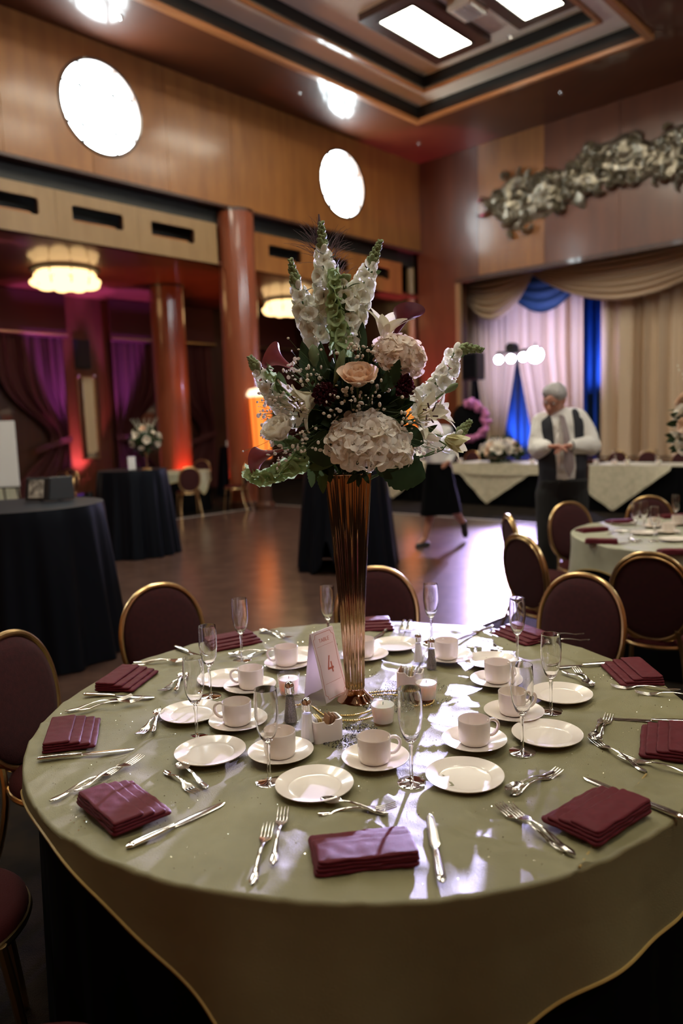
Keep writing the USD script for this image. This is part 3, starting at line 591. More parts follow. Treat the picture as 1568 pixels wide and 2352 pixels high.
# ================================================================== TABLES AND CHAIRS
ZT, TC, TR = .765, np.array([.041, 2.109, 0.]), .915
def overlay(c, R, half, a0, top, drop_amp=.03, folds=9, nth=220, nr=46, seed=0, wr=.0016, extra=(), off=(0, 0)):
    """a square cloth lying on a round table: flat to the rim, bent over it, hanging in folds to its own square edge"""
    th = np.arange(nth)*2*np.pi/nth
    nrm = [a0 + k*np.pi/2 for k in range(4)]; edge = np.min([np.where(np.cos(th - p) > .05, (half + off[0]*np.cos(p) + off[1]*np.sin(p))/np.maximum(np.cos(th - p), .05), 9.) for p in nrm], 0)
    edge = np.minimum(edge, half*1.36)
    tt = np.r_[np.linspace(0, .9, 60), np.linspace(.91, 1., 8)]; rows = []
    br = .009
    for k in range(len(tt)): rows.append((np.full(nth, tt[k]*(R - br)), np.zeros(nth), 0.))
    for k in range(1, 7):
        a = k/6*np.pi/2; rows.append((np.full(nth, R - br + br*np.sin(a)), np.full(nth, -br*(1 - np.cos(a))), 0.))
    hang = np.maximum(edge - R - .012, .01)
    for k in range(1, nr + 1):
        h = k/nr*hang; f = np.sin(folds*th + seed + .8*np.sin(3*th + seed)) + .4*np.sin(2.3*folds*th + 2*seed)
        amp = drop_amp*np.clip(h/.30, 0, 1.2)**1.1
        rows.append((R - .004*np.clip(h/.1, 0, 1) + amp*(.36*f + .5)*.62, -br - h*(1 - .10*np.clip(h, 0, .5)), 1.))
    P = np.array([np.stack([c[0] + r*np.cos(th), c[1] + r*np.sin(th), top + z], 1) for r, z, _ in rows])
    flat = np.array([k for _, _, k in rows])[:, None]
    w1 = 1 - np.abs(2*meshkit.fbm(P*[5, 8, 0] + seed*3.1, 3, seed) - 1); w2 = 1 - np.abs(2*meshkit.fbm(P*[9, 4, 0] + 7.7, 2, seed + 3) - 1); n = .9*w1**5 + .6*w2**6 - .4
    P[..., 2] += wr*6*n*(1 - flat)
    for (x0, y0), (x1, y1), hgt, wd in extra:        # raised creases and seams
        d = np.array([x1 - x0, y1 - y0]); L = np.linalg.norm(d); d /= L; rel = P[..., :2] - [x0, y0]
        s = rel@d; off = np.abs(rel@np.array([-d[1], d[0]]))
        P[..., 2] += hgt*np.exp(-(off/wd)**2)*((s > 0) & (s < L))*(1 - flat)
    v, f = grid(P, wv=True)
    return (v, f[:, [0, 2, 1]]), P[-1]
def skirt(c, R, top, folds=22, amp=.03, seed=1, flare=.06, n=240, bottom=.012, rise=None):
    th = np.arange(n)*2*np.pi/n; rows = []
    for k in range(10): rows.append((np.full(n, R*k/9.), 0.*th))
    for k in range(1, 23):
        h = k/22*(top - bottom); a = amp*(h/(top))**.8; f = np.sin(folds*th + .9*np.sin(4*th + seed)) + .3*np.sin(2.2*folds*th)
        zz = -h if rise is None else -h*(1 - rise(th)*(k/22))
        rows.append((R + .004 + flare*h/top + a*(f*.6 + .5), zz + 0*th))
    P = np.array([np.stack([c[0] + r*np.cos(th), c[1] + r*np.sin(th), top + z], 1) for r, z in rows]); v, f = grid(P, wv=True)
    return v, f[:, [0, 2, 1]]
def table_frame(label, c, R, z, cat_='table', group=None):
    t = thing('round_table', label, cat_, group, loc=(c[0], c[1], 0))
    part(t, 'tabletop', xf(lathe([(0, 0), (R, 0), (R, -.022), (0, -.022)], 48), t=(0, 0, z)), M['wood_dark'])
    part(t, 'column', lathe([(.05, .05), (.05, z - .022)], 16), M['black_metal'])
    for k in range(4):
        a = math.pi/2*k + .4; part(t, 'foot', tube([[0, 0, .10], [R*.35*math.cos(a), R*.35*math.sin(a), .06], [R*.6*math.cos(a), R*.6*math.sin(a), .02]], .022, 8), M['black_metal'])
    return t
table_frame('round banquet table under the sage overlay in the foreground', TC, TR - .025, ZT - .012)
solo('tablecloth', skirt(TC, TR - .035, ZT - .012, 24, .018, 2, .0), M['black_cloth'], 'floor-length black cloth under the sage overlay of the near table', 'tablecloth')
creases = []
for a, b, h, w in (((1000, 1900), (1345, 1988), .004, .006), ((1484, 1778), (1318, 2008), .0035, .004), ((560, 1800), (800, 1740), .004, .012), ((150, 1830), (470, 1800), .003, .02), ((1290, 1640), (1560, 1655), .004, .02), ((860, 1520), (1080, 1560), .005, .02), ((330, 1590), (520, 1700), .003, .012), ((1090, 1450), (1330, 1530), .004, .015), ((600, 1480), (690, 1600), .003, .012), ((640, 1940), (900, 1830), .003, .02)):
    creases.append((A(*a, ZT)[:2], A(*b, ZT)[:2], h*1.5, w))
ov, hem = overlay(TC, TR, 1.085, math.radians(36), ZT, .085, 11, nth=420, nr=40, seed=1, wr=.0012, extra=creases, off=(.125, .05))
t = thing('table_overlay', 'sage green glitter overlay spread over the near round table', 'tablecloth')
part(t, 'cloth', ov, M['sage'], smooth=True); part(t, 'hem', tube(hem, .004, 6, closed=True), M['hem'], label='thin gold hem')
seam = [A(*p, ZT + .003) for p in smoothpath([(1484, 1778), (1405, 1880), (1330, 1992)], 12)]
part(t, 'seam', tube(seam, .0022, 6), M['hem'], label='gold seam line')
# glitter
rng = np.random.default_rng(11)
def flakes(n, cx, cy, rad, size, z, ring=None, clump=0):
    a = 2*np.pi*rng.random(n); r = rad*np.sqrt(rng.random(n)) if ring is None else rad*(1 + .15*rng.normal(size=n))
    c = np.stack([cx + r*np.cos(a), cy + r*np.sin(a), np.full(n, z)], 1)
    if clump: k = rng.integers(0, n//clump, n); c = c[k] + np.r_['1', rng.normal(0, .02, (n, 2)), np.zeros((n, 1))]
    s = size*(.6 + .8*rng.random(n)); nrm = rng.normal(size=(n, 3))*[.5, .5, .2] + [0, 0, 1]; nrm /= np.linalg.norm(nrm, axis=1, keepdims=True)
    u = np.cross(nrm, [1., .3, 0]); u /= np.linalg.norm(u, axis=1, keepdims=True); w = np.cross(nrm, u)
    V = np.stack([c + s[:, None]*u, c + s[:, None]*w, c - s[:, None]*u, c - s[:, None]*w], 1).reshape(-1, 3); V[:, 2] += .0026
    k = np.arange(n)[:, None]*4; return V, np.vstack([np.hstack([k, k + 1, k + 2]), np.hstack([k, k + 2, k + 3])])
a_ = flakes(2600, TC[0], TC[1], .88, .0011, ZT); b_ = flakes(700, TC[0], TC[1], .88, .0014, ZT, clump=24)
solo('glitter', cat(a_, b_), M['glitter'], 'fine pale glitter scattered over the sage overlay', 'glitter', kind='stuff', smooth=False)
p = A(800, 1690, ZT); q = A(900, 1610, ZT)
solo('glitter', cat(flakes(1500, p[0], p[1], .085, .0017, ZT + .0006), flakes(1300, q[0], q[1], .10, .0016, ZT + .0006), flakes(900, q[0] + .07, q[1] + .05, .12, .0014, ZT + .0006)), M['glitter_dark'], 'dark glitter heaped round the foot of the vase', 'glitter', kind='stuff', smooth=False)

# banquet chair: round padded back in a gold ring. Local +y faces the table, origin under the seat
def chair_build(label, loc, rz, rx, ry, group, sc):
    t = thing('banquet_chair', label, 'chair', group, None, loc, rz)
    tilt = RX(9); cz, cy, hw, hh = .675, -.215, .192, .232
    a = np.arange(56)*2*np.pi/56; e = lambda f, y=0: np.stack([hw*f*np.sign(np.cos(a))*np.abs(np.cos(a))**.92, y + 0*a, hh*f*np.sign(np.sin(a))*np.abs(np.sin(a))**.92], 1)
    place = lambda m: xf(xf(m, R=tilt), t=(0, cy, cz))
    rings = [(.0, .030), (.45, .029), (.75, .024), (.90, .014), (.93, 0.), (.90, -.010), (.7, -.016), (0, -.018)]
    part(t, 'back_pad', place(grid(np.array([e(f, y) for f, y in rings]), wv=True)), M['burgundy'], smooth=50)
    part(t, 'back_frame', place(cat(tube(e(.985), .0125, 10, closed=True), tube(e(.925, -.014), .006, 8, closed=True))), M['brass'])
    sp_ = [(0, .475), (.12, .478), (.185, .470), (.207, .452), (.21, .43), (.0, .425)]
    part(t, 'seat', xf(lathe(sp_, 40), s=(1.0, 1.0, 1)), M['red_seat'], smooth=50)
    part(t, 'seat_frame', xf(tube(np.stack([.205*np.cos(a), .205*np.sin(a), .425 + 0*a], 1), .012, 8, closed=True)), M['brass'])
    for s in (-1, 1):
        part(t, 'leg', tube(smoothpath([[s*.165, .135, .43], [s*.175, .16, .25], [s*.185, .185, .0]], 8), .012, 8), M['brass'])
        part(t, 'leg', tube(smoothpath([[s*.12, -.205, .52], [s*.14, -.17, .40], [s*.17, -.20, .20], [s*.185, -.27, .0]], 12), .012, 8), M['brass'])
    return t
chair = Maker(chair_build)
def seat_at(top, centre, label, group, z=.915, turn=0):
    b = A(*top, z); d = np.asarray(centre[:2]) - b[:2]; ang = math.degrees(math.atan2(d[1], d[0])) - 90 + turn
    off = RZ(ang)@np.array([0, .25, 0]); return chair(label, (b[0] + off[0], b[1] + off[1], 0), ang, group=group)
def seat_pos(x, y, ang, label, group): return chair(label, (x, y, 0), ang, group=group)
G1, G2 = 'round-backed chairs at the near table', 'round-backed chairs at the far right table'
C2 = np.array([2.40, 4.92, 0.])
seat_at((361, 1337), TC, 'burgundy chair behind the tall flute at the left rear of the near table', G1)
seat_at((862, 1298), TC, 'burgundy chair half hidden behind the gold vase', G1)
seat_at((1340, 1313), TC, 'burgundy chair behind the wine-red napkin at the right rear of the near table', G1)
seat_at((8, 1449), TC, 'burgundy chair cut by the left edge, beside the left-hand napkins', G1)
seat_pos(-1.00, 1.66, -62, 'burgundy chair low at the left edge, only its red seat showing under the cloth', G1)
seat_pos(-.57, 1.12, -38, 'burgundy chair at the dark bottom left corner, its red seat below the hanging hem', G1)
seat_at((1166, 1179), C2, 'side-on burgundy chair, farther left of the close pair beside the far right table', G2, turn=16)
seat_at((1195, 1224), C2, 'side-on burgundy chair, nearer of the close pair beside the far right table', G2)
seat_at((1305, 1150), C2, 'burgundy chair below the standing man, left rear of the far right table', G2, turn=-18)
seat_at((1492, 1265), C2, 'large burgundy chair with its back to us in front of the far right table', G2)
seat_at((1490, 1137), C2, 'burgundy chair behind the flutes on the far side of the far right table', G2)

# far right round table
table_frame('round banquet table under the pale sage cloth at the right', C2, .83, ZT - .012)
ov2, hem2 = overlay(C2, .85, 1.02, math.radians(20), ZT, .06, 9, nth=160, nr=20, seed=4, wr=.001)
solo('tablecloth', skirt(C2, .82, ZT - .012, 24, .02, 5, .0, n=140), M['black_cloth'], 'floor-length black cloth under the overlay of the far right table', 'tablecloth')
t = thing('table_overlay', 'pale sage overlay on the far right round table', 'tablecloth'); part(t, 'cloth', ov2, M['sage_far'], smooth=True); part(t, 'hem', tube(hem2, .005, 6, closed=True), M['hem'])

# cocktail tables in black
def cocktail(label, clabel, c, R, z, seed, amp=.055, rise=None):
    table_frame(label, c, R - .02, z - .008, 'table', 'tall cocktail tables')
    return solo('tablecloth', skirt(c, R, z, 13, amp, seed, .07, rise=rise), M['black_satin'], clabel, 'tablecloth', 'black floor-length cloths of the cocktail tables')
b1 = np.array([-2.26, 5.28, 0]); b2 = np.array([-2.62, 9.5, 0]); b3 = np.array([.05, 8.15, 0])
cocktail('tall round cocktail table at the left edge under a black cloth', 'black floor-length cloth on the table at the left edge, with the framed photographs', b1, .56, 1.08, 1)
cocktail('tall round cocktail table under a black cloth, second from the left', 'black floor-length cloth with blue-lit folds, on the table below the white bouquet at left', b2, .42, 1.08, 2)
cocktail('tall round cocktail table hidden behind the gold vase', 'black cloth with a gap at its foot, right behind the gold vase', b3, .44, 1.08, 3, rise=lambda th: .34*np.exp(-((th - 4.30)/.16)**2))
b4 = RM(11.3, 13.6); cocktail('tall black table in the side aisle behind the far chairs', 'black cloth on the tall table in the dark side aisle', b4, .40, 1.12, 4)
b5 = RM(6.15, 9.75)
# photograph frames on the left cocktail table, small stand on the second
fp = A(92, 1152, 1.08)
t = thing('photo_frame', 'small dark frame with a pale photograph on the left cocktail table', 'photo frame', loc=(fp[0] - .02, fp[1], 1.082), rz=-14, rx=-12)
part(t, 'frame', rbox(.20, .018, .17, .004, (0, 0, .09)), M['black_metal']); part(t, 'photograph', rbox(.125, .004, .135, .001, (-.008, -.010, .09)), M['photo_a'])
part(t, 'strut', rbox(.03, .012, .13, .003, (0, .05, .065)), M['black_metal'])
t = thing('photo_frame', 'dark frame turned away, right beside the pale photograph', 'photo frame', loc=(fp[0] + .145, fp[1] + .03, 1.082), rz=30, rx=-12)
part(t, 'frame', rbox(.19, .018, .17, .004, (0, 0, .09)), M['black_metal']); part(t, 'strut', rbox(.03, .012, .13, .003, (0, .05, .065)), M['black_metal'])
bp = A(310, 1080, 1.08); t = thing('menu_stand', 'small blue-lit upright card on the second cocktail table', 'card holder', loc=(bp[0], bp[1] - .12, 1.08), rz=20, rx=-10)
part(t, 'card', rbox(.09, .006, .17, .002, (0, 0, .09)), M['board']); part(t, 'foot', rbox(.10, .05, .01, .002, (0, 0, .006)), M['black_metal'])

# background tables of the side aisle with chairs
G3 = 'round-backed chairs in the side aisle'
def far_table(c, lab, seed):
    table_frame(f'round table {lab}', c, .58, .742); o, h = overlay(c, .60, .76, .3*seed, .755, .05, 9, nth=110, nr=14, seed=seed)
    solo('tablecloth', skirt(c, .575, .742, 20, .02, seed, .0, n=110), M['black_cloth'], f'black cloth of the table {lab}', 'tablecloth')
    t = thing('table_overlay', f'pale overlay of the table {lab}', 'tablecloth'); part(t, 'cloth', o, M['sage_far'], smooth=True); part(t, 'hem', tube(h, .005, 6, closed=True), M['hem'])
c3 = RM(8.45, 11.95); far_table(c3, 'between two chairs left of the front column', 6)
c4 = RM(4.75, 12.0); far_table(c4, 'at the far left edge behind the photographs', 7)
for (u, v), a, lab in (((8.0, 11.05), -40, 'chair left of the pale far table, beside the second cocktail table'), ((9.05, 11.0), 20, 'chair with gold legs right of the pale far table, by the front column'), ((9.4, 12.6), 120, 'chair behind the pale far table in the shade'),
                       ((6.05, 12.2), 60, 'chair standing below the tall mirror'), ((6.6, 12.9), 90, 'chair behind the second cocktail table, under the mirror'), ((5.85, 11.6), 60, 'chair at the right of the far left table behind the photographs'), ((4.6, 13.0), 200, 'chair behind the far left table at the picture edge')):
    p = RM(u, v); c = c3 if u > 7 else c4; d = c[:2] - p[:2]; seat_pos(p[0], p[1], math.degrees(math.atan2(d[1], d[0])) - 90, lab, G3)
ea = D(12, 960, 10.6)
t = thing('easel', 'white board on a slim easel at the left edge', 'easel', loc=(ea[0] - .08, ea[1], 0), rz=12)
part(t, 'board', rbox(.62, .02, .92, .004, (-.12, 0, 1.30)), M['board'])
for s in (-1, 1): part(t, 'leg', tube([[s*.1 - .1, .02, 1.85], [s*.34 - .1, .10, .0]], .014, 8), M['black_metal'])
part(t, 'leg', tube([[-.1, .03, 1.8], [-.1, .6, .0]], .014, 8), M['black_metal']); part(t, 'ledge', rbox(.66, .06, .02, .004, (-.12, -.02, .83)), M['black_metal'])
# white things on the dark aisle table
for k, (dx, dz, lab) in enumerate(((-.16, 0, 'left white box on the tall black aisle table'), (.05, 0, 'middle white box on the tall black aisle table'), (.2, 0, 'right white box on the tall black aisle table'))):
    t = thing('gift_box', lab, 'box', 'white boxes on the tall aisle table', loc=b4 + [dx, -.05*k, 1.12], rz=20*k)
    part(t, 'box', rbox(.17, .15, .10, .004, (0, 0, .051)), M['paper_white']); part(t, 'lid', rbox(.176, .156, .03, .004, (0, 0, .112)), M['paper_white'])

# head tables before the stage: black skirting with a pleated pale top and a pointed overlay
def head_table(lab, v0, v1, u0, u1, pts, pleat):
    z = .755; t = thing('head_table', f'long head table {lab}', 'table', 'head tables before the stage')
    part(t, 'tabletop', room(bx(u0 + .02, u1 - .02, v0 + .02, v1 - .02, z - .03, z - .008)), M['wood_dark'])
    for a in (v0 + .15, v1 - .15):
        for b in (u0 + .12, u1 - .12): part(t, 'leg', room(xf(tube([[0, 0, 0], [0, 0, z - .03]], .02, 8), t=(b, a, 0))), M['black_metal'])
    n = 150; per = np.array([(u0, v1), (u0, v0), (u1, v0), (u1, v1), (u0, v1)]); L = np.r_[0, np.cumsum(np.linalg.norm(np.diff(per, axis=0), axis=1))]; s = np.linspace(0, L[-1], n*3)
    pu_, pv_ = np.interp(s, L, per[:, 0]), np.interp(s, L, per[:, 1]); cu, cv = (u0 + u1)/2, (v0 + v1)/2; rows = []
    for h in np.linspace(0, 1, 9):
        k = 1 + (.012*np.sin(s*42) + .012)*(.4 + h); rows.append(np.stack([cu + (pu_ - cu)*(1 + (k - 1)*1.6), cv + (pv_ - cv)*(1 + (k - 1)*.6), z - .01 - h*(z - .02) + 0*s], 1))
    solo('table_skirt', room(grid(np.array(rows))), M['black_cloth'], f'black pleated skirt of the head table {lab}', 'table skirt', 'black skirts of the head tables')
    o = thing('table_overlay', f'pale pointed overlay on the head table {lab}', 'tablecloth')
    part(o, 'top', room(bx(u0 - .025, u1 + .02, v0 - .025, v1 + .025, z - .004, z + .003)), M['ivory_cloth'])
    for vs in pts:
        n = 44; q = np.linspace(0, 1, n); va = vs[0] + (vs[2] - vs[0])*q; tip = np.interp(q, [0, (vs[1] - vs[0])/(vs[2] - vs[0]), 1], [vs[3], .035, vs[4]]); rows = []
        for h in np.linspace(0, 1, 16): rows.append(np.stack([u0 - .045 - .05*h - .012*np.sin(va*26)*h, va, z - h*(z - tip)], 1))
        part(o, 'drop', room(grid(np.array(rows))), M['ivory_cloth'], label='triangular hanging corner')
    if pleat:
        a = np.linspace(v0 - .03, v1 + .03, 90); part(o, 'pleated_band', room(grid(np.array([np.stack([u0 - .07 - .02*np.abs(np.sin(a*9)) - .02*h, a, z + .002 - .17*h - .035*h*np.sin((a - v0)/(v1 - v0)*np.pi)], 1) for h in np.linspace(0, 1, 8)]))), M['ivory_cloth'], label='pleated band along the front')
UH = 11.75
vv = lambda x, y: ON(x, y, (UH - .06)*E1, E1)@E2
hv = [vv(1040, 1064), vv(1244, 1066), vv(1350, 1066)]
head_table('at the middle with the low white bouquet', hv[1], hv[0], UH, UH + .75, [(vv(1225, 1090), vv(1118, 1170), vv(1052, 1090), .62, .62)], True)
head_table('at the right behind the standing man', hv[2] - 3.2, hv[2] + .0, UH, UH + .75, [(vv(1540, 1090), vv(1408, 1175), vv(1352, 1120), .70, .30)], False)
head_table('at the left, half hidden by the waitress', vv(985, 1064), vv(850, 1064), UH, UH + .75, [(vv(985, 1090), vv(903, 1165), vv(880, 1120), .62, .3)], False)
G4 = 'round-backed chairs behind the head tables'
for x, lab in ((1070, 'chair behind the middle head table, left of its low bouquet'), (1222, 'chair behind the middle head table, just left of the standing man'), (1405, 'first chair from the standing man behind the right head table'), (1476, 'second chair from the standing man behind the right head table'), (1556, 'chair behind the right head table at the picture edge')):
    p = ON(x, 1050, (UH + 1.25)*E1, E1); chair(lab, (p[0], p[1], 0), YD + 90, group=G4)

# ================================================================== TABLEWARE
PL = {1: 'at the place nearest the camera', 2: 'at the front left place', 3: 'at the left-hand place', 4: 'at the left-hand place farther back', 5: 'at the rear left place',
      6: 'at the rear place beside the vase', 7: 'at the rear right place', 8: 'at the right-hand place farther back', 9: 'at the right edge of the picture', 10: 'at the front right place'}
def plate_build(label, loc, rz, rx, ry, group, sc):
    t = thing('side_plate', label, 'plate', group, None, loc, rz)
    part(t, 'rim', lathe([(.0585, .0062), (.0635, .0085), (.0865, .0150), (.0885, .0160), (.0888, .0150), (.0865, .0125), (.062, .0045), (.050, .0015)], 56), M['ceramic'], smooth=60)
    part(t, 'well', lathe([(0, .0050), (.050, .0050), (.0585, .0062), (.050, .0015), (.040, 0), (0, 0)], 56), M['ceramic'], smooth=60)
    return t
plate = Maker(plate_build)
for x, y, k in ((722, 1806, 1), (483, 1730, 2), (440, 1640, 3), (521, 1562, 4), (690, 1508, 5), (908, 1483, 6), (1126, 1520, 7), (1288, 1597, 8), (1256, 1690, 9), (1067, 1786, 10)):
    plate(f'small cream side plate {PL[k]}', A(x, y, ZT + .008)*[1, 1, 0] + [0, 0, ZT + .002], 17*k, group='cream side plates')
def saucer_build(label, loc, rz, rx, ry, group, sc):
    t = thing('saucer', label, 'saucer', group, None, loc, rz)
    part(t, 'dish', lathe([(0, .0048), (.024, .0048), (.028, .0062), (.055, .0105), (.0795, .0185), (.0815, .0185), (.081, .0168), (.055, .0065), (.034, 0), (0, 0)], 52), M['ceramic'], smooth=60)
    return t
saucer = Maker(saucer_build)
def cup_build(label, loc, rz, rx, ry, group, sc):
    t = thing('coffee_cup', label, 'cup', group, None, loc, rz)
    part(t, 'body', lathe([(0, .0052), (.024, .0052), (.0335, .009), (.0368, .018), (.0378, .062), (.0390, .0645), (.0402, .0635), (.0400, .061), (.0392, .018), (.0365, .006), (.028, .0), (0, .0)], 52), M['ceramic'], smooth=60)
    hp = smoothpath([(.037, 0, .053), (.052, 0, .056), (.064, 0, .045), (.060, 0, .026), (.048, 0, .017), (.037, 0, .019)], 22)
    part(t, 'handle', xf(tube(hp, .0042, 10), s=(1, 1.15, 1)), M['ceramic'], smooth=60)
    return t
cup = Maker(cup_build)
CUPS = [(862, 1746, 860, 1748, 1, 12), (645, 1732, 643, 1735, 2, 95), (548, 1661, 545, 1661, 3, 168), (574, 1580, 577, 1578, 4, 172), (662, 1527, 655, 1526, 5, 180), (838, 1508, 832, 1506, 6, 120), (1030, 1512, 1016, 1508, 7, 100), (1141, 1566, 1142, 1565, 8, 15), (1180, 1640, 1178, 1638, 9, 8), (1089, 1705, 1089, 1706, 10, 12)]
for sx, sy, cx, cy, k, hz in CUPS:
    s_ = A(sx, sy, ZT + .008)*[1, 1, 0] + [0, 0, ZT + .002]; saucer(f'cream saucer under the cup {PL[k]}', s_, 0, group='cream saucers')
    c_ = s_ + np.clip(A(cx, cy, ZT + .008) - A(sx, sy, ZT + .008), -.006, .006)*[1, 1, 0] + [0, 0, .0050]
    cup(f'cream coffee cup {PL[k]}', c_, hz, group='cream coffee cups')
def flute_build(label, loc, rz, rx, ry, group, sc):
    t = thing('champagne_flute', label, 'champagne glass', group, None, loc, rz)
    part(t, 'bowl', lathe([(0, .0935), (.0055, .0945), (.012, .101), (.0175, .110), (.0235, .128), (.0272, .155), (.0278, .180), (.0266, .205), (.0258, .2205), (.0252, .2213), (.0246, .2205), (.0254, .205), (.0266, .180), (.0260, .155), (.0222, .129), (.0160, .1115), (.009, .1055), (0, .1045)], 40), M['glass'], smooth=60)
    part(t, 'stem', lathe([(0, .004), (.006, .0045), (.0045, .012), (.0038, .03), (.0040, .075), (.006, .086), (.0042, .0905), (.0046, .0930), (0, .0930)], 28), M['glass'], smooth=60)
    part(t, 'foot', lathe([(0, .0042), (.006, .0042), (.022, .0026), (.0315, .0018), (.0325, .001), (.0315, 0), (0, 0)], 40), M['glass'], smooth=60)
    return t
flute = Maker(flute_build)
zr = ZT + .2225
FL = [(A(619, 1797, ZT), 'flute standing before the cup at the front left, left of the salt shaker'), (A(945, 1800, ZT), 'flute nearest the camera, right of the small front candle'), (A(453, 1699, ZT), 'flute rising behind the two left-hand side plates'),
      (A(484, 1601, ZT), 'flute in front of the dark chair back at the left'), (A(556, 1518, ZT), 'flute against the rear left napkin'), (A(750, 1347, zr), 'flute rising behind the white table number card'),
      (A(988, 1341, zr), 'flute at the far edge of the table, right of the vase'), (A(1187, 1373, zr), 'flute overlapping the rear right napkin'), (A(1265, 1636, ZT), 'flute just right of the rear right napkin, before the big chair back'), (A(1199, 1729, ZT), 'flute before the cups at the right, behind the right-hand side plate')]
for p, lab in FL: flute(f'{lab}', p*[1, 1, 0] + [0, 0, ZT + .002], group='champagne flutes')
# ---- cutlery: lies along +y, tip at +y
def ribbon(ys, ws, zs, th, x0=0., sag=0., bend=None):
    """flat bar along y with half widths ws, heights zs, thickness th; sag hollows it across"""
    ys, ws, zs = map(np.asarray, (ys, ws, zs)); th = np.broadcast_to(th, ys.shape); sg = np.broadcast_to(sag, ys.shape); rows = []
    for a in (-1, -.6, 0, .6, 1): rows.append(np.stack([x0 + ws*a, ys, zs + th*(1 - .5*a*a) - sg*(1 - a*a)], 1))
    for a in (1, .6, 0, -.6, -1): rows.append(np.stack([x0 + ws*a, ys, zs - th*.15*(1 - a*a) - sg*(1 - a*a)], 1))
    return grid(np.array(rows), wu=True)
def handle(y0, y1, w=.0055):
    s = np.linspace(0, 1, 14); ys = y0 + (y1 - y0)*s
    ws = np.interp(s, [0, .03, .10, .25, .6, .9, 1], [.002, .0062, .0082, .0066, .0038, .0032, .0036])*w/.0055
    return ys, ws, .0012 + .010*np.sin(np.pi*np.clip((s - .30)/1.0, 0, 1))*.9
def fork_build(L):
    def b(label, loc, rz, rx, ry, group, sc):
        t = thing('fork' if L > .18 else 'dessert_fork', label, 'fork', group, None, loc, rz, rx, ry); h = L/2
        ys, ws, zs = handle(-h, h - .075); part(t, 'handle', ribbon(ys, ws, zs, .0028), M['silver'], smooth=50)
        zb = zs[-1]; s = np.linspace(0, 1, 8); part(t, 'neck', ribbon(h - .075 + .032*s, np.interp(s, [0, .3, .7, 1], [.0036, .006, .0115, .0120]), zb + (.0025 - zb)*s, .0020, sag=.0010*s), M['silver'], smooth=50)
        for k in range(4):
            x0 = (k - 1.5)*.0068; s = np.linspace(0, 1, 8); part(t, 'tine', ribbon(h - .0435 + .0435*s, np.interp(s, [0, .8, 1], [.0021, .0018, .0007]), .0018 + .0075*s**1.6, .0018, x0*1.0), M['silver'], smooth=50)
        return t
    return b
fork, dessert_fork = Maker(fork_build(.195)), Maker(fork_build(.165))
def knife_build(label, loc, rz, rx, ry, group, sc):
    t = thing('table_knife', label, 'knife', group, None, loc, rz, rx, ry)
    s = np.linspace(0, 1, 14); part(t, 'handle', lathe([(0, 0)], 4) if 0 else xf(tube(np.stack([0*s, -.118 + .108*s, .0058 + 0*s], 1), np.interp(s, [0, .04, .3, .75, .92, .97, 1], [.003, .0088, .0092, .0072, .0055, .0072, .0058]), 12), s=(1, 1, .62), t=(0, 0, .002)), M['silver'], smooth=50)
    s = np.linspace(0, 1, 16); ys = -.012 + .130*s; ws = np.interp(s, [0, .06, .12, .6, .85, .95, 1], [.0055, .0060, .0095, .0098, .0088, .0058, .0012])
    part(t, 'blade', ribbon(ys, ws, .0030 + 0*s, .0014), M['silver'], smooth=50); return t
knife = Maker(knife_build)
def spoon_build(label, loc, rz, rx, ry, group, sc):
    t = thing('teaspoon', label, 'spoon', group, None, loc, rz, rx, ry)
    ys, ws, zs = handle(-.078, .032); part(t, 'handle', ribbon(ys, ws, zs, .0026), M['silver'], smooth=50)
    s = np.linspace(0, 1, 14); ys = .030 + .048*s; ws = .0155*np.sqrt(np.clip(1 - (2*s - .94)**2/1.07, .02, 1)); part(t, 'bowl', ribbon(ys, ws, np.interp(s, [0, .15, 1], [zs[-1], .0075, .0065]), .0012, sag=.0062*np.sin(np.pi*np.clip(s, .05, .97))), M['silver'], smooth=50)
    return t
spoon = Maker(spoon_build)
LEN = {'f': (fork, .195, 'dinner fork'), 'd': (dessert_fork, .165, 'dessert fork'), 'k': (knife, .236, 'table knife'), 's': (spoon, .156, 'teaspoon')}
def lay(kind, tip, end, lab, lift=.0, fix=None):
    mk, L, nm = LEN[kind]; a, b = A(*tip, ZT), A(*end, ZT); d = (a - b)[:2]; ang = math.degrees(math.atan2(d[1], d[0])) - 90; u = d/np.linalg.norm(d)
    c = (a + b)[:2]/2 if fix is None else (a[:2] - u*L/2 if fix == 't' else b[:2] + u*L/2)
    grp = {'f': 'silver dinner forks', 'd': 'silver dessert forks', 'k': 'silver table knives', 's': 'silver teaspoons'}[kind]
    return mk(f'silver {nm} {lab}', (c[0], c[1], ZT + .0035 + lift), ang, group=grp)
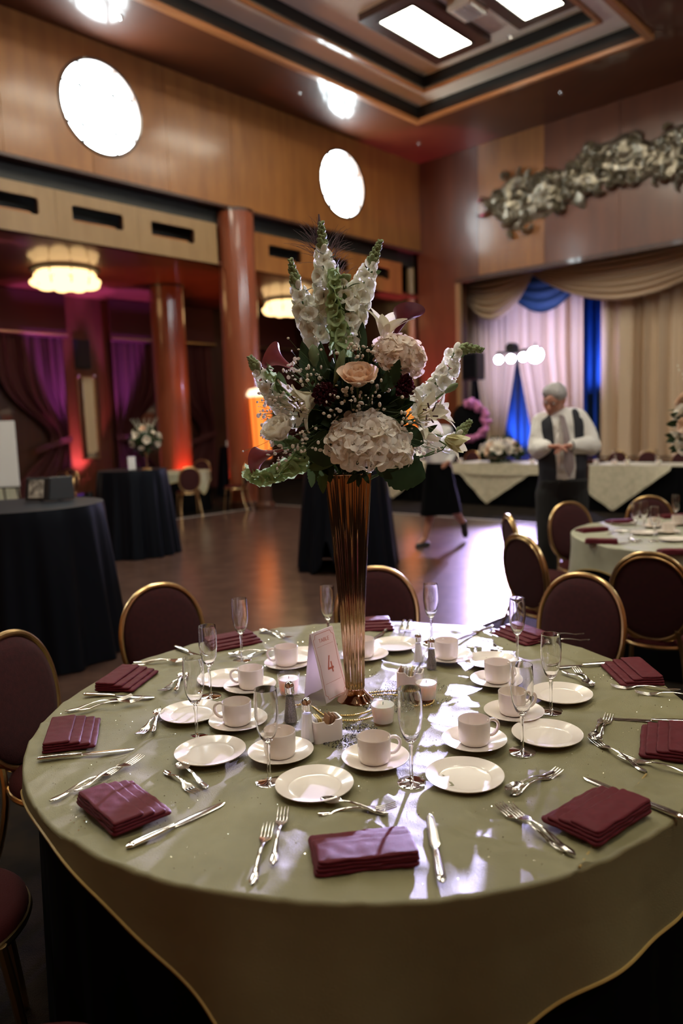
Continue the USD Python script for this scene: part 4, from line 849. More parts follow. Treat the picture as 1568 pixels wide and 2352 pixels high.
C = [ # place 1
 ('f', (620, 1897), (577, 2046), 'left of the front napkin, outer one'), ('f', (657, 1848), (620, 2034), 'left of the front napkin, inner one', .006), ('k', (984, 1868), (1018, 2050), 'right of the front napkin'),
 ('s', (736, 1848), (892, 1880), 'above the front napkin', .0055), ('d', (922, 1860), (718, 1876), 'above the front napkin'),
 # 2
 ('f', (284, 1766), (112, 1846), 'outer one beside the front left napkin'), ('f', (352, 1738), (140, 1843), 'inner one beside the front left napkin', .006), ('k', (527, 1845), (277, 1962), 'right of the front left napkin'),
 ('s', (398, 1755), (490, 1832), 'below the front left side plate', .0055), ('d', (456, 1832), (378, 1775), 'below the front left side plate'),
 # 3
 ('f', (336, 1614), (172, 1640), 'inner one above the left-hand napkin', .0055), ('f', (290, 1608), (165, 1634), 'outer one above the left-hand napkin'), ('k', (325, 1724), (68, 1752), 'below the left-hand napkin'),
 ('s', (372, 1626), (345, 1706), 'between left-hand napkin and side plate', .0055), ('d', (318, 1698), (368, 1640), 'between left-hand napkin and side plate'),
 # 4
 ('k', (364, 1607), (183, 1600), 'below the farther left-hand napkin'), ('f', (440, 1526), (300, 1528), 'behind the farther left-hand napkin', .0055), ('f', (425, 1518), (320, 1530), 'behind the farther left-hand napkin, outer one'),
 ('s', (424, 1548), (400, 1602), 'right of the farther left-hand napkin', .0055), ('d', (378, 1590), (420, 1560), 'right of the farther left-hand napkin'),
 # 5
 ('k', (470, 1516), (409, 1492), 'behind the left flute, by the rear left place'), ('s', (595, 1450), (655, 1470), 'right of the rear left napkin'), ('f', (665, 1472), (612, 1452), 'right of the rear left napkin', .0055), ('d', (540, 1520), (640, 1492), 'in front of the rear left napkin'), ('s', (535, 1510), (612, 1500), 'in front of the rear left napkin', .0055),
 # 6
 ('f', (924, 1458), (928, 1425), 'left one at the far edge right of the vase'), ('f', (938, 1458), (941, 1425), 'right one at the far edge right of the vase'), ('k', (862, 1470), (893, 1447), 'by the rear napkin beside the vase'),
 # 7
 ('k', (1042, 1477), (1140, 1440), 'left of the rear right napkin'), ('d', (1084, 1470), (1158, 1500), 'in front of the rear right napkin', .0055), ('s', (1152, 1506), (1072, 1486), 'in front of the rear right napkin'), ('f', (1258, 1478), (1328, 1474), 'right of the rear right napkin'), ('f', (1252, 1470), (1316, 1464), 'right of the rear right napkin, outer one', .0055),
 # 8
 ('k', (1283, 1536), (1376, 1530), 'left of the farther right-hand napkin'), ('d', (1310, 1530), (1374, 1591), 'before the farther right-hand napkin'), ('s', (1358, 1582), (1295, 1550), 'before the farther right-hand napkin', .0055), ('f', (1404, 1583), (1560, 1588), 'in front of the farther right-hand napkin, nearer the centre'), ('f', (1470, 1598), (1610, 1604), 'in front of the farther right-hand napkin, nearer the edge'),
 # 9
 ('k', (1412, 1656), (1560, 1664), 'behind the napkin at the right edge'), ('d', (1398, 1652), (1376, 1702), 'left of the napkin at the right edge'), ('s', (1362, 1712), (1380, 1660), 'left of the napkin at the right edge', .0055), ('f', (1372, 1712), (1466, 1768), 'below the napkin at the right edge, inner one'), ('f', (1452, 1752), (1590, 1786), 'below the napkin at the right edge, outer one'),
 # 10
 ('k', (1325, 1786), (1590, 1896), 'under the front right napkin'), ('s', (1166, 1828), (1268, 1784), 'right of the front right side plate', .0055), ('d', (1296, 1772), (1162, 1838), 'right of the front right side plate'), ('f', (1120, 1840), (1328, 1985), 'left of the front right napkin, outer one'), ('f', (1150, 1855), (1342, 1992), 'left of the front right napkin, inner one', .006)]
for e in C: lay(*e)
# ---- napkins: stepped folds, long side across the place, steps towards the middle of the table
def slab(sx, sy, th, seed, c):
    r = th/2; S = [Manifold.sphere(1, 12).scale([r*1.5, r*1.5, r]).translate([a*(sx/2 - 1.5*r), b*(sy/2 - 1.5*r), 0]) for a in (-1, 1) for b in (-1, 1)]
    v, f = arr(Manifold.batch_hull(S).refine_to_length(.007))
    v = v + (meshkit.fbm(v*55 + seed*7, 2, seed)[:, None] - .5)*[.003, .003, .0042]; return v + c, f
def napkin_build(label, loc, rz, rx, ry, group, sc):
    t = thing('folded_napkin', label, 'napkin', group, None, loc, rz); z = 0.
    for k, (y1, th, nm) in enumerate(((.066, .0110, 'body'), (.052, .0085, 'pleat'), (.028, .0080, 'pleat'), (.002, .0080, 'pleat'))):
        y0 = -.066 + .001*k; part(t, nm, slab(.196 - .003*k, y1 - y0, th, k + 1, np.array([.001*k, (y0 + y1)/2, z + th/2])), M['napkin'], smooth=70); z += th*.80
    return t
napkin = Maker(napkin_build)
NAP = {1: ((712, 2000), (952, 1965), (942, 1888), (716, 1905)), 2: ((168, 1830), (265, 1925), (400, 1855), (300, 1785)), 3: ((125, 1640), (95, 1722), (215, 1715), (228, 1638)), 4: ((275, 1530), (212, 1568), (310, 1585), (370, 1533)),
       5: ((560, 1448), (470, 1463), (500, 1492), (600, 1470)), 6: ((888, 1415), (795, 1418), (798, 1450), (897, 1443)), 7: ((1275, 1455), (1195, 1430), (1118, 1448), (1205, 1482)), 8: ((1535, 1553), (1475, 1512), (1370, 1517), (1422, 1578)),
       9: ((1605, 1745), (1590, 1662), (1485, 1650), (1468, 1732)), 10: ((1375, 1950), (1515, 1862), (1360, 1792), (1232, 1865))}
NL = {1: 'wine-red folded napkin nearest the camera', 2: 'wine-red folded napkin at the front left between forks and knife', 3: 'wine-red folded napkin at the left above the lone knife', 4: 'wine-red folded napkin farther back at the left, by the empty chair', 5: 'wine-red folded napkin at the rear left behind a flute',
      6: 'wine-red folded napkin mostly hidden behind the gold vase', 7: 'wine-red folded napkin at the rear right before the big chair', 8: 'wine-red folded napkin farther back at the right', 9: 'wine-red folded napkin cut by the right edge', 10: 'wine-red folded napkin at the front right lying on a knife'}
for k, q in NAP.items():
    w = [A(x, y, ZT + .022) for x, y in q]; c = sum(w)/4; d = (w[1] - w[0]) + (w[2] - w[3]); ang = math.degrees(math.atan2(d[1], d[0]))
    napkin(NL[k], (c[0], c[1], ZT + (.010 if k in (2, 10) else .003)), ang, group='wine-red folded napkins')
# ---- shakers, sugar caddies, candles
def shaker(label, px, mat, tall=1.0):
    p = A(*px, ZT); t = thing('shaker', label, 'shaker', 'salt and pepper shakers', loc=(p[0], p[1], ZT + .002), sc=tall)
    part(t, 'contents', lathe([(0, .006), (.0175, .006), (.0165, .02), (.0105, .078), (0, .079)], 20, 10, .03), mat)
    part(t, 'body', lathe([(0, .002), (.0225, .0), (.0215, .006), (.0195, .014), (.0118, .088), (.0115, .090)], 40, 10, .035), M['pane'])
    part(t, 'cap', lathe([(.0128, .086), (.0132, .093), (.0125, .097), (.0132, .100), (.0128, .108), (.009, .115), (.004, .1185), (0, .119)], 28), M['chrome'], smooth=50)
    return t
shaker('pepper shaker left of the near sugar caddy, behind the salt', (668, 1662), M['pepper']); shaker('salt shaker with a chrome dome, left of the near sugar caddy', (707, 1708), M['salt'], 1.02)
shaker('salt shaker behind the far sugar caddy', (961, 1523), M['salt'], .86); shaker('dark pepper shaker right of the far sugar caddy', (991, 1540), M['pepper'], .92)
def caddy(label, px, rz, pk):
    p = A(*px, ZT); t = thing('sugar_caddy', label, 'sugar caddy', 'cream sugar caddies', loc=(p[0], p[1], ZT + .002), rz=rz)
    o = sbox(-.028, -.016, .028, .016).buffer(.012, 4); box = Manifold.extrude(manifold3d.CrossSection([np.array(o.exterior.coords[:-1])[::1 if o.exterior.is_ccw else -1]]), .056)
    i = o.buffer(-.0045); box -= Manifold.extrude(manifold3d.CrossSection([np.array(i.exterior.coords[:-1])[::1 if i.exterior.is_ccw else -1]]), .06).translate([0, 0, .005])
    box -= Manifold.cylinder(.12, .017, .017, 28).rotate([90, 0, 0]).translate([.004, .06, .062]); part(t, 'box', box, M['ceramic'], smooth=40)
    for k, (m, x, tilt, h) in enumerate(pk): part(t, 'packet', xf(rbox(.0035, .036, .055, .0012), R=RY(tilt), t=(x, .0, .036 + h)), M[m])
    return t
caddy('near sugar caddy with brown and yellow packets, before the number card', (748, 1697), 22, [('paper_white', -.026, -8, .001), ('paper_yellow', -.019, -12, .002), ('paper_yellow', -.011, -14, .0), ('paper_brown', .002, 10, .001), ('paper_brown', .010, 14, .001), ('paper_brown', .018, 18, -.002)])
caddy('far sugar caddy with white packets, right of the vase', (943, 1582), -14, [('paper_brown', -.028, -6, .002), ('paper_white', -.018, 6, .003), ('paper_white', -.008, 8, .0), ('paper_yellow', .002, 8, .004), ('paper_white', .012, 10, .002), ('paper_white', .021, 12, .0)])
def votive_build(label, loc, rz, rx, ry, group, sc):
    t = thing('candle', label, 'candle', group, None, loc, rz, sc=sc)
    wx = part(t, 'wax', lathe([(0, .006), (.0262, .006), (.0312, .050), (.0305, .052), (.012, .0505), (0, .0505)], 36), M['wax'], smooth=50)
    part(t, 'glass', lathe([(0, .001), (.0275, .001), (.0285, .004), (.0345, .066), (.0338, .067), (.0328, .066), (.0318, .054)], 40), M['pane_cup'], smooth=50)
    part(wx, 'wick', tube([[0, 0, .049], [.001, .001, .058]], .0008, 6), M['wick']); return t
votive = Maker(votive_build)
votive('white votive candle left of the number card', A(664, 1597, ZT)*[1, 1, 0] + [0, 0, ZT + .002], group='white votive candles'); votive('white votive candle right of the vase foot, nearest the camera', A(880, 1662, ZT)*[1, 1, 0] + [0, 0, ZT + .002], group='white votive candles', sc=1.02); votive('white votive candle before the far sugar caddy', A(979, 1608, ZT)*[1, 1, 0] + [0, 0, ZT + .002], group='white votive candles')
# ---- bead garland round the vase foot
t = thing('bead_garland', 'string of small gold beads lying round the vase foot', 'bead string')
bp = np.vstack([smoothpath([A(x, y, ZT + .005) for x, y in pts], n) for pts, n in ((((672, 1622), (700, 1618), (740, 1640), (790, 1655), (845, 1650), (872, 1640)), 52), (((770, 1642), (815, 1642), (850, 1632), (862, 1622)), 26), (((845, 1592), (880, 1588), (930, 1588), (985, 1598), (995, 1612), (960, 1622)), 46), (((850, 1598), (900, 1596), (945, 1604)), 20))])
for q in bp: part(t, 'bead', ball(q + [0, 0, .0], .0031, 1), M['gold_bead'], smooth=True)
# ---- folded number card
f1, f2 = A(749, 1617, ZT + .002), A(799, 1591, ZT + .002); t1 = D(714, 1456, f1[1] + .035); ex = (f2 - f1)/np.linalg.norm(f2 - f1); wd = np.linalg.norm(f2 - f1)
nrm = np.cross(ex, t1 - f1); nrm /= np.linalg.norm(nrm); 
if nrm[1] > 0: nrm = -nrm
upc = (t1 - f1) - ((t1 - f1)@ex)*ex; hh = np.linalg.norm(upc); upc /= hh; skew = ((t1 - f1)@ex)
lo, wd2 = min(0, skew), wd + max(0, -skew)*.9
t = thing('table_number_card', 'white folded card reading TABLE 4 in a copper frame, left of the vase', 'table number card')
def oncard(m, lift=.0008):
    v, f = arr(m); return f1 + v[:, :1]*ex + v[:, 1:2]*upc + (v[:, 2:] + lift)*nrm, f
CW = max(wd, .088); CH = hh
leaf_ = part(t, 'front_leaf', oncard(ext(sbox(0, 0, CW, CH).buffer(-.0005), .0012), 0), M['card'])
b1c = A(706, 1601, ZT + .002); back = (b1c - f1) - ((b1c - f1)@ex)*ex
ftop = f1 + upc*CH; bb = f1 + back; th_ = nrm*.0006
q = np.array([ftop - nrm*.001, ftop + ex*CW - nrm*.001, bb + ex*CW, bb]); q2 = q + np.cross(q[1] - q[0], q[2] - q[0])/np.linalg.norm(np.cross(q[1] - q[0], q[2] - q[0]))*.0012
part(t, 'back_leaf', hullpts(np.vstack([q, q2])), M['card'])
mx, my = .006, .008; r_ = Polygon([(mx + .010, my), (CW - mx - .010, my), (CW - mx - .008, my + .010), (CW - mx, my + .014), (CW - mx - .005, CH*.5), (CW - mx, CH - my - .014), (CW - mx - .008, CH - my - .010), (CW - mx - .012, CH - my), (mx + .012, CH - my), (mx + .008, CH - my - .010), (mx, CH - my - .014), (mx + .005, CH*.5), (mx, my + .014), (mx + .008, my + .010)]).buffer(.004).buffer(-.004).buffer(-.003).buffer(.003)
part(leaf_, 'printed_frame', oncard(ext(r_.buffer(.0007).difference(r_.buffer(-.0006)), .0003), .0012), M['copper_ink'])
for yy in (.25, .78): part(leaf_, 'printed_line', oncard(ext(sbox(mx + .010, CH*yy, CW - mx - .010, CH*yy + .0006), .0003), .0012), M['copper_ink'])
def lettering(txt, h, cx, cy, sx=1.):
    m = meshkit.text_mesh(txt, h, .0003); v, f = arr(m); c = (v.min(0) + v.max(0))/2; v = (v - [c[0], c[1], 0])*[sx, 1, 1] + [cx, cy, 0]; return oncard((v, f), .0012)
part(leaf_, 'number', lettering('4', .050, CW*.52, CH*.50, .75), M['copper_ink'], label='large copper 4'); part(leaf_, 'lettering', lettering('TABLE', .011, CW*.5, CH*.86, 1.05), M['copper_ink'], label='copper word TABLE')
# ---- vase
vb = A(816, 1609, ZT); VZ = ZT + .002
vase = thing('vase', 'tall slender gold mirrored vase with fluted sides holding the flowers', 'vase', loc=(vb[0], vb[1], VZ))
part(vase, 'foot', lathe([(0, .0), (.053, .0), (.054, .003), (.050, .008), (.036, .020), (.028, .032), (.0268, .040)], 48), M['mercury'], smooth=50)
hv_ = 1.437 - VZ; zz = np.linspace(.040, hv_, 26); q = (zz - .04)/(hv_ - .04)
part(vase, 'body', lathe(np.stack([.0275 + .0075*q + .030*q**1.6, zz], 1), 288, 18, .05), M['mercury'], smooth=60)
part(vase, 'lip', xf(tube(np.stack([.0655*np.cos(np.arange(48)*np.pi/24), .0655*np.sin(np.arange(48)*np.pi/24), np.full(48, hv_)], 1), .0022, 6, closed=True)), M['mercury'], smooth=60)
VAX = np.array([vb[0], vb[1], 0.]); YB = vb[1]
# ---- tableware of the far right table
def far(px, z=ZT): p = A(*px, z); return p*[1, 1, 0] + [0, 0, ZT + .003]
for px, d, lab in (((1358, 1216), 10, 'wine-red folded napkin at the left tip of the far right table, standing upright folds'), ((1380, 1242), -18, 'wine-red folded napkin at the near left of the far right table'), ((1424, 1197), 5, 'wine-red folded napkin behind the flutes on the far right table'), ((1553, 1266), -10, 'wine-red folded napkin at the near right of the far right table'), ((1545, 1185), 0, 'wine-red folded napkin at the far right of the far right table')):
    napkin(lab, far(px, ZT + .015), d, group='wine-red napkins on the far right table', sc=None)
for px, lab in (((1458, 1188), 'left flute of the pair on the far right table'), ((1478, 1184), 'right flute of the pair on the far right table'), ((1502, 1200), 'flute before the pair on the far right table'), ((1551, 1168), 'tallest flute at the back of the far right table')):
    z_ = ZT + .2; p = A(px[0], px[1] + 8, ZT + .10); flute(lab, (p[0], p[1], ZT + .003), group='champagne flutes on the far right table')
for px, lab in (((1478, 1228), 'plate at the left of the far right table'), ((1545, 1243), 'plate at the near side of the far right table'), ((1430, 1205), 'plate at the back of the far right table')): plate(f'cream side {lab}', far(px), 0, group='side plates on the far right table')
for px, lab in (((1500, 1213), 'cup left of the plate'), ((1533, 1226), 'cup nearest us'), ((1555, 1207), 'cup at the picture edge')):
    p = far(px); saucer(f'cream saucer of the {lab} on the far right table', p, 0, group='saucers on the far right table'); cup(f'cream {lab} on the far right table', p + [0, 0, .005], 20, group='cups on the far right table')
for tip, end, lab in (((1415, 1252), (1465, 1246), 'table knife at the near side'), ((1385, 1222), (1428, 1222), 'table knife at the left')):
    a, b = far(tip), far(end); d = a - b; knife(f'silver {lab} of the far right table', (a + b)/2, math.degrees(math.atan2(d[1], d[0])) - 90, group='cutlery on the far right table')
for tip, end, lab in (((1428, 1224), (1398, 1228), 'teaspoon with a bright bowl'), ((1440, 1238), (1470, 1250), 'teaspoon nearer us')):
    a, b = far(tip), far(end); d = a - b; spoon(f'silver {lab} on the far right table', (a + b)/2, math.degrees(math.atan2(d[1], d[0])) - 90, group='cutlery on the far right table')
# head tables: candles, glasses, a cup or two
for k, (x, y, lab) in enumerate(((1368, 1056, 'candle on the right head table next to the standing man'), (1410, 1054, 'second candle along the right head table'), (1440, 1053, 'third candle along the right head table'), (1512, 1053, 'fourth candle along the right head table'), (1056, 1056, 'candle at the left end of the middle head table'), (1222, 1056, 'candle at the right end of the middle head table'))):
    p = ON(x, y, (UH + .12)*E1, E1); votive(f'small white {lab}', (p[0], p[1], .76), group='candles on the head tables', sc=1.35)
for k, (x, lab) in enumerate(((1046, 'flute at the left end of the middle head table'), (1235, 'flute beside the standing man on the middle head table'), (1507, 'flute on the right head table'), (1412, 'flute at the left of the right head table'))):
    p = ON(x, 1050, (UH + .3)*E1, E1); flute(f'{lab}', (p[0], p[1], .76), group='flutes on the head tables')

# ================================================================== THE BOUQUET (every stem a thing of its own)
def petal(L, Wd, a0, a1, cup=.25, n=8, m=5, p=.75, q=.75, ruf=0., seed=0, freq=3., twist=0.):
    t = np.linspace(0, 1, n); an = np.radians(a0 + (a1 - a0)*t); x = np.cumsum(np.sin(an))*L/n; z = np.cumsum(np.cos(an))*L/n
    w = Wd*np.sin(np.pi*(.05 + .93*t)**p)**q; s = np.linspace(-1, 1, m)
    off = cup*w[:, None]*s[None]**2 + ruf*t[:, None]*np.sin(freq*s[None]*np.pi + seed)*L
    X = x[:, None] - off*np.cos(an)[:, None]; Z = z[:, None] + off*np.sin(an)[:, None]; Y = w[:, None]*s[None] + twist*t[:, None]*L
    return grid(np.stack([X, Y, Z], -1))
def around(m, k, n, off=0., r=0.): return xf(xf(m, t=(r, 0, 0)), R=RZ(360.*k/n + off))
def leafm(L, Wd, bend=25, fold=.25, n=9, serr=0., seed=0):
    t = np.linspace(0, 1, n); an = np.radians(bend*t); x = np.cumsum(np.sin(an))*L/n; z = np.cumsum(np.cos(an))*L/n
    w = Wd*np.sin(np.pi*t**.8)**.8*(1 + serr*np.sin(t*n*2.6 + seed)); s = np.array([-1, -.5, 0, .5, 1])
    off = fold*w[:, None]*np.abs(s)[None]; return grid(np.stack([x[:, None] - off*np.cos(an)[:, None], w[:, None]*s[None], z[:, None] + off*np.sin(an)[:, None]], -1))
rg = np.random.default_rng(21)
CORE = D(812, 965, YB)
def rootpt(p): return np.array([VAX[0], VAX[1], 1.40]) + (p - np.array([VAX[0], VAX[1], 1.40]))*.12
def stem_to(t, p, d, r=.0022, n=10):
    a = rootpt(p); part(t, 'stem', tube(smoothpath([a, (a + p)/2 - np.asarray(d)*.01, p - np.asarray(d)*.015, p], n), r, 6), M['stem'])
# ---- snapdragons
def floret(sz, seed):
    ms = []
    for k, (az, L, w) in enumerate(((60, .9, .42), (120, .9, .42), (205, .8, .36), (270, .9, .42), (335, .8, .36))):
        ms.append(xf(petal(L*sz, w*sz, 12, 95 + 15*(k % 2), .3, 6, 4, .9, .6, .07, seed + k), R=RZ(az)))
    ms.append(xf(lathe([(.12*sz, -.25*sz), (.26*sz, .05*sz), (.22*sz, .35*sz)], 8))); return cat(ms)
def snapdragon(label, pts, depth, bloom=(.25, 1.), n=30, r0=.026, bell=False, seed=0):
    P0 = smoothpath([D(x, y, YB + dy) for (x, y), dy in zip(pts, depth)], 60); t = thing('snapdragon', label, 'flower', 'white snapdragon spikes')
    r = np.random.default_rng(seed); a = rootpt(P0[-1]); part(t, 'stem', tube(np.vstack([P0, smoothpath([P0[-1], (P0[-1] + a)/2, a], 6)[1:]]), .0026, 6), M['stem'])
    T = np.gradient(P0, axis=0); T /= -np.linalg.norm(T, axis=1, keepdims=True)
    L = np.linalg.norm(np.diff(P0, axis=0), axis=1).sum()
    for k in range(n):
        s = (k + .5)/n; i = int(s*59); R = frame(T[i]); az = k*137.5 + r.normal(0, 12); out = R@np.array([math.cos(math.radians(az)), math.sin(math.radians(az)), .35]); out /= np.linalg.norm(out)
        if s < bloom[0]:
            rr = .0050 + .0085*(s/bloom[0]); part(t, 'bud', xf(ball((0, 0, 0), (rr*.70, rr*.70, rr*1.15), 1), R=frame(out + T[i]*.8), t=P0[i] + out*rr*.8), M['snap_bud'] if s < bloom[0]*.8 else M['snap'])
        elif s < bloom[1]:
            sz = r0*(.60 + .40*min(1, (s - bloom[0])/.3)); part(t, 'floret', xf(floret(sz, seed + k), R=frame(out - T[i]*.25, T[i]), t=P0[i] + out*sz*.35), M['snap'], smooth=70)
    for k in range(30):
        s = .01 + bloom[0]*.92*k/30; i = int(min(.98, s)*59); az = k*137.5 + 60; R = frame(T[i]); out = R@np.array([math.cos(math.radians(az)), math.sin(math.radians(az)), .9]); rr = .0052 + .0075*s/bloom[0]
        part(t, 'bud', xf(ball((0, 0, 0), (rr*.7, rr*.7, rr*1.3), 1), R=frame(out), t=P0[i] + out*rr*.5), M['snap_bud'])
    for k in range(4):
        s = bloom[0] + (1 - bloom[0])*(k + .5)/4; i = int(s*59); out = frame(T[i])@np.array([math.cos(k*2.1), math.sin(k*2.1), .6]); part(t, 'leaf', xf(leafm(.045, .008, 30, .2, 7), R=frame(out), t=P0[i]), M['leaf_mid'])
    return t
snapdragon('tallest white snapdragon spike rising at the top of the bouquet', [(738, 512), (741, 580), (748, 660), (762, 760)], [0, 0, 0, 0], (.28, 1.), 40, .041, seed=1)
snapdragon('white snapdragon spike leaning right at the top right', [(873, 554), (850, 610), (825, 680), (806, 770)], [.02, .02, .01, 0], (.28, 1.), 36, .040, seed=2)
snapdragon('white snapdragon spike leaning left at the top left', [(667, 597), (680, 650), (705, 720), (742, 800)], [-.02, -.02, -.02, -.01], (.34, 1.), 36, .040, seed=3)
snapdragon('white snapdragon on the right whose green tip bends over sideways', [(1106, 804), (1075, 800), (1045, 808), (1030, 850), (995, 895), (945, 945)], [.02]*6, (.26, 1.), 38, .036, seed=4)
snapdragon('white snapdragon spike pointing left, below the left calla lily', [(575, 822), (598, 858), (630, 905), (690, 965)], [.0]*4, (.20, 1.), 34, .033, seed=5)
snapdragon('short white snapdragon just right of the middle spike', [(792, 640), (796, 690), (800, 740), (802, 800)], [-.03]*4, (.05, 1.), 24, .038, seed=6)
snapdragon('small pale snapdragon tip at the lower right', [(1079, 968), (1062, 988), (1040, 1010), (1000, 1035)], [.0]*4, (.45, .8), 20, .026, seed=7)
# ---- bells of Ireland
def bellm(sz, seed):
    n = 14; a = np.arange(n)*2*np.pi/n; rows = []
    for k, (r, z) in enumerate(((.18, -.30), (.42, -.02), (.72, .30), (1.0, .42), (1.12, .40))): rows.append(np.stack([r*sz*np.cos(a)*(1 + .12*(k > 2)*np.sin(5*a + seed)), r*sz*np.sin(a)*(1 + .12*(k > 2)*np.sin(5*a + seed)), z*sz + .14*sz*(k > 2)*np.sin(5*a + 1 + seed)], 1))
    return cat(grid(np.array(rows), wv=True), ball((0, 0, .05*sz), .22*sz, 1))
def bells(label, pts, depth, n, s0, s1, seed):
    P0 = smoothpath([D(x, y, YB + dy) for (x, y), dy in zip(pts, depth)], 50); t = thing('bells_of_ireland', label, 'flower', 'green bell-flower spikes'); r = np.random.default_rng(seed); a = rootpt(P0[-1])
    part(t, 'stem', tube(np.vstack([P0, smoothpath([P0[-1], (P0[-1] + a)/2, a], 6)[1:]]), .0028, 6), M['stem']); T = np.gradient(P0, axis=0); T /= -np.linalg.norm(T, axis=1, keepdims=True)
    for k in range(n):
        s = (k + .3)/n; i = int(s*49); az = k*128 + r.normal(0, 15); out = frame(T[i])@np.array([math.cos(math.radians(az)), math.sin(math.radians(az)), .25]); out /= np.linalg.norm(out); sz = s0 + (s1 - s0)*s
        part(t, 'bell', xf(bellm(sz, seed + k), R=frame(out), t=P0[i] + out*sz*.5), M['bell'], smooth=70)
bells('green bell-flower spike standing in front of the tallest snapdragon', [(768, 622), (768, 680), (775, 740), (782, 810)], [-.045, -.05, -.055, -.05], 26, .013, .027, 31)
bells('green bell-flower spike drooping to the left at the bottom of the bouquet', [(566, 1082), (600, 1098), (650, 1082), (705, 1050)], [-.06, -.07, -.07, -.06], 28, .014, .026, 32)
bells('small green bell spike at the left, between the calla and the snapdragon', [(612, 845), (630, 870), (655, 900), (690, 930)], [-.03]*4, 9, .012, .016, 33)
# ---- calla lilies
def calla(label, mouth, throat, dy0, dy1, mat, r=.030, roll=0., seed=0):
    m, th = D(*mouth, YB + dy0), D(*throat, YB + dy1); d = m - th; L = np.linalg.norm(d); d /= L; t = thing('calla_lily', label, 'flower', 'dark calla lilies')
    n, k = 26, 14; u = np.linspace(0, 1, k)[:, None]; a = np.linspace(0, 1, n)[None, :]*2*np.pi*1.12 + math.radians(roll)
    lip = (np.cos(a - math.radians(roll) - .56*2*np.pi)*.5 + .5)
    rr = r*(.13 + .22*u + .42*u**3); z = u*L*(.66 + .46*lip**1.5*u - .06*lip*u**8); out = rr*(1 + .25*lip*u) + r*.55*u**7*(.45 + lip**2) + .12*r*np.linspace(0, 1, n)[None]*u
    part(t, 'spathe', xf(grid(np.stack([out*np.cos(a), out*np.sin(a), z], -1)), R=frame(d, [0, -1, .2]), t=th), mat, smooth=70)
    part(t, 'spadix', tube([th + d*L*.25, th + d*L*.75], np.linspace(.0035, .0028, 2), 8), M['anther']); stem_to(t, th, d, .0035); return t
calla('burgundy calla lily at the upper right above the white lily', (938, 700), (903, 778), .0, .0, M['calla'], .030, 200)
calla('dark rust calla lily at the upper left', (612, 812), (672, 845), -.01, .0, M['calla_rust'], .030, 150)
calla('rust calla lily low at the left, above the green bells', (572, 1058), (650, 1032), -.05, -.04, M['calla_rust'], .026, 120)
# ---- lilies
def lily(label, c, d, size, dy, openness=1., seed=0, parts_=6, stam=True, skip=()):
    p = D(*c, YB + dy); d = np.asarray(d, float); d /= np.linalg.norm(d); R = frame(d, [0, 0, 1]) if abs(d[2]) < .9 else frame(d); t = thing('white_lily', label, 'flower', 'white lilies')
    for k in range(parts_):
        if k in skip: continue
        inner = k % 2; pm_ = petal(size*(1. if inner else 1.04), size*(.23 if inner else .17), 14 + 6*(1 - inner), (52 + 46*openness), .22, 10, 5, .72, .85, .018, k + seed, 1.6)
        part(t, 'petal', xf(around(pm_, k, parts_, 11*seed, .004), R=R, t=p - d*size*.35), M['lily'], smooth=70)
    if stam:
        for k in range(6):
            az = k*60 + 30 + seed*11; o = np.array([math.cos(math.radians(az))*.32, math.sin(math.radians(az))*.32, 1.]); e = o*size*.62; sm_ = part(t, 'stamen', xf(tube(smoothpath([[0, 0, 0], e*.55 + [0, 0, .004], e], 6), .0010, 5), R=R, t=p - d*size*.33), M['lily_bud'])
            b = np.array([math.cos(math.radians(az + 20)), math.sin(math.radians(az + 20)), .25]); part(sm_, 'anther', xf(tube([e - b*.007, e + b*.008], np.array([.0019, .0023]), 6), R=R, t=p - d*size*.33), M['anther'])
    stem_to(t, p - d*size*.35, d); return t
lily('white lily opening upwards at the upper right, beside the burgundy calla', (886, 752), (.25, -.25, 1), .105, -.01, .35, 1, stam=False)
lily('large white lily seen from the side at the left, with hanging petals', (704, 922), (-.80, -.38, -.35), .118, -.09, .42, 2)
lily('wide open white lily with dark stamens at the right', (970, 955), (.62, -.74, .22), .100, -.08, .6, 3)
lily('half-open white lily behind the open one at the right', (1010, 945), (.85, -.15, .25), .085, -.01, .45, 4, stam=False)
def bud(label, tip, base, r, dy, mat, split=False):
    a, b = D(*tip, YB + dy), D(*base, YB + dy); d = a - b; L = np.linalg.norm(d); d /= L; t = thing('lily_bud', label, 'flower bud', 'lily buds')
    if split:
        for k in range(6): part(t, 'petal', xf(around(petal(L*1.05, r*.95, 20, 14 + 26*(k % 2), .35, 8, 5, .72, .8), k, 6, 20, .002), R=frame(d, [0, -1, 0]), t=b), mat, smooth=70)
    else: part(t, 'bud', xf(lathe([(0, 0), (r*.35, L*.02), (r*.8, L*.3), (r, L*.6), (r*.62, L*.88), (0, L)], 12, 3, .08), R=frame(d), t=b), mat, smooth=60)
    stem_to(t, b, d); return t
bud('half-open yellow-green lily pointing right at the lower right', (1072, 1028), (1016, 1003), .022, -.06, M['lily_bud'], True)
bud('slim closed lily bud on the right, above the open lily', (1052, 880), (1020, 902), .010, -.03, M['leaf_pale'])
bud('closed green bud at the left, under the snapdragons', (718, 790), (722, 845), .016, -.06, M['leaf_pale']); bud('closed green bud under the bell spike, left of the peach rose', (790, 800), (768, 880), .012, -.09, M['leaf_pale'])
bud('pale petal-like bud below the open lily at the right', (960, 992), (1008, 1012), .014, -.09, M['lily'])
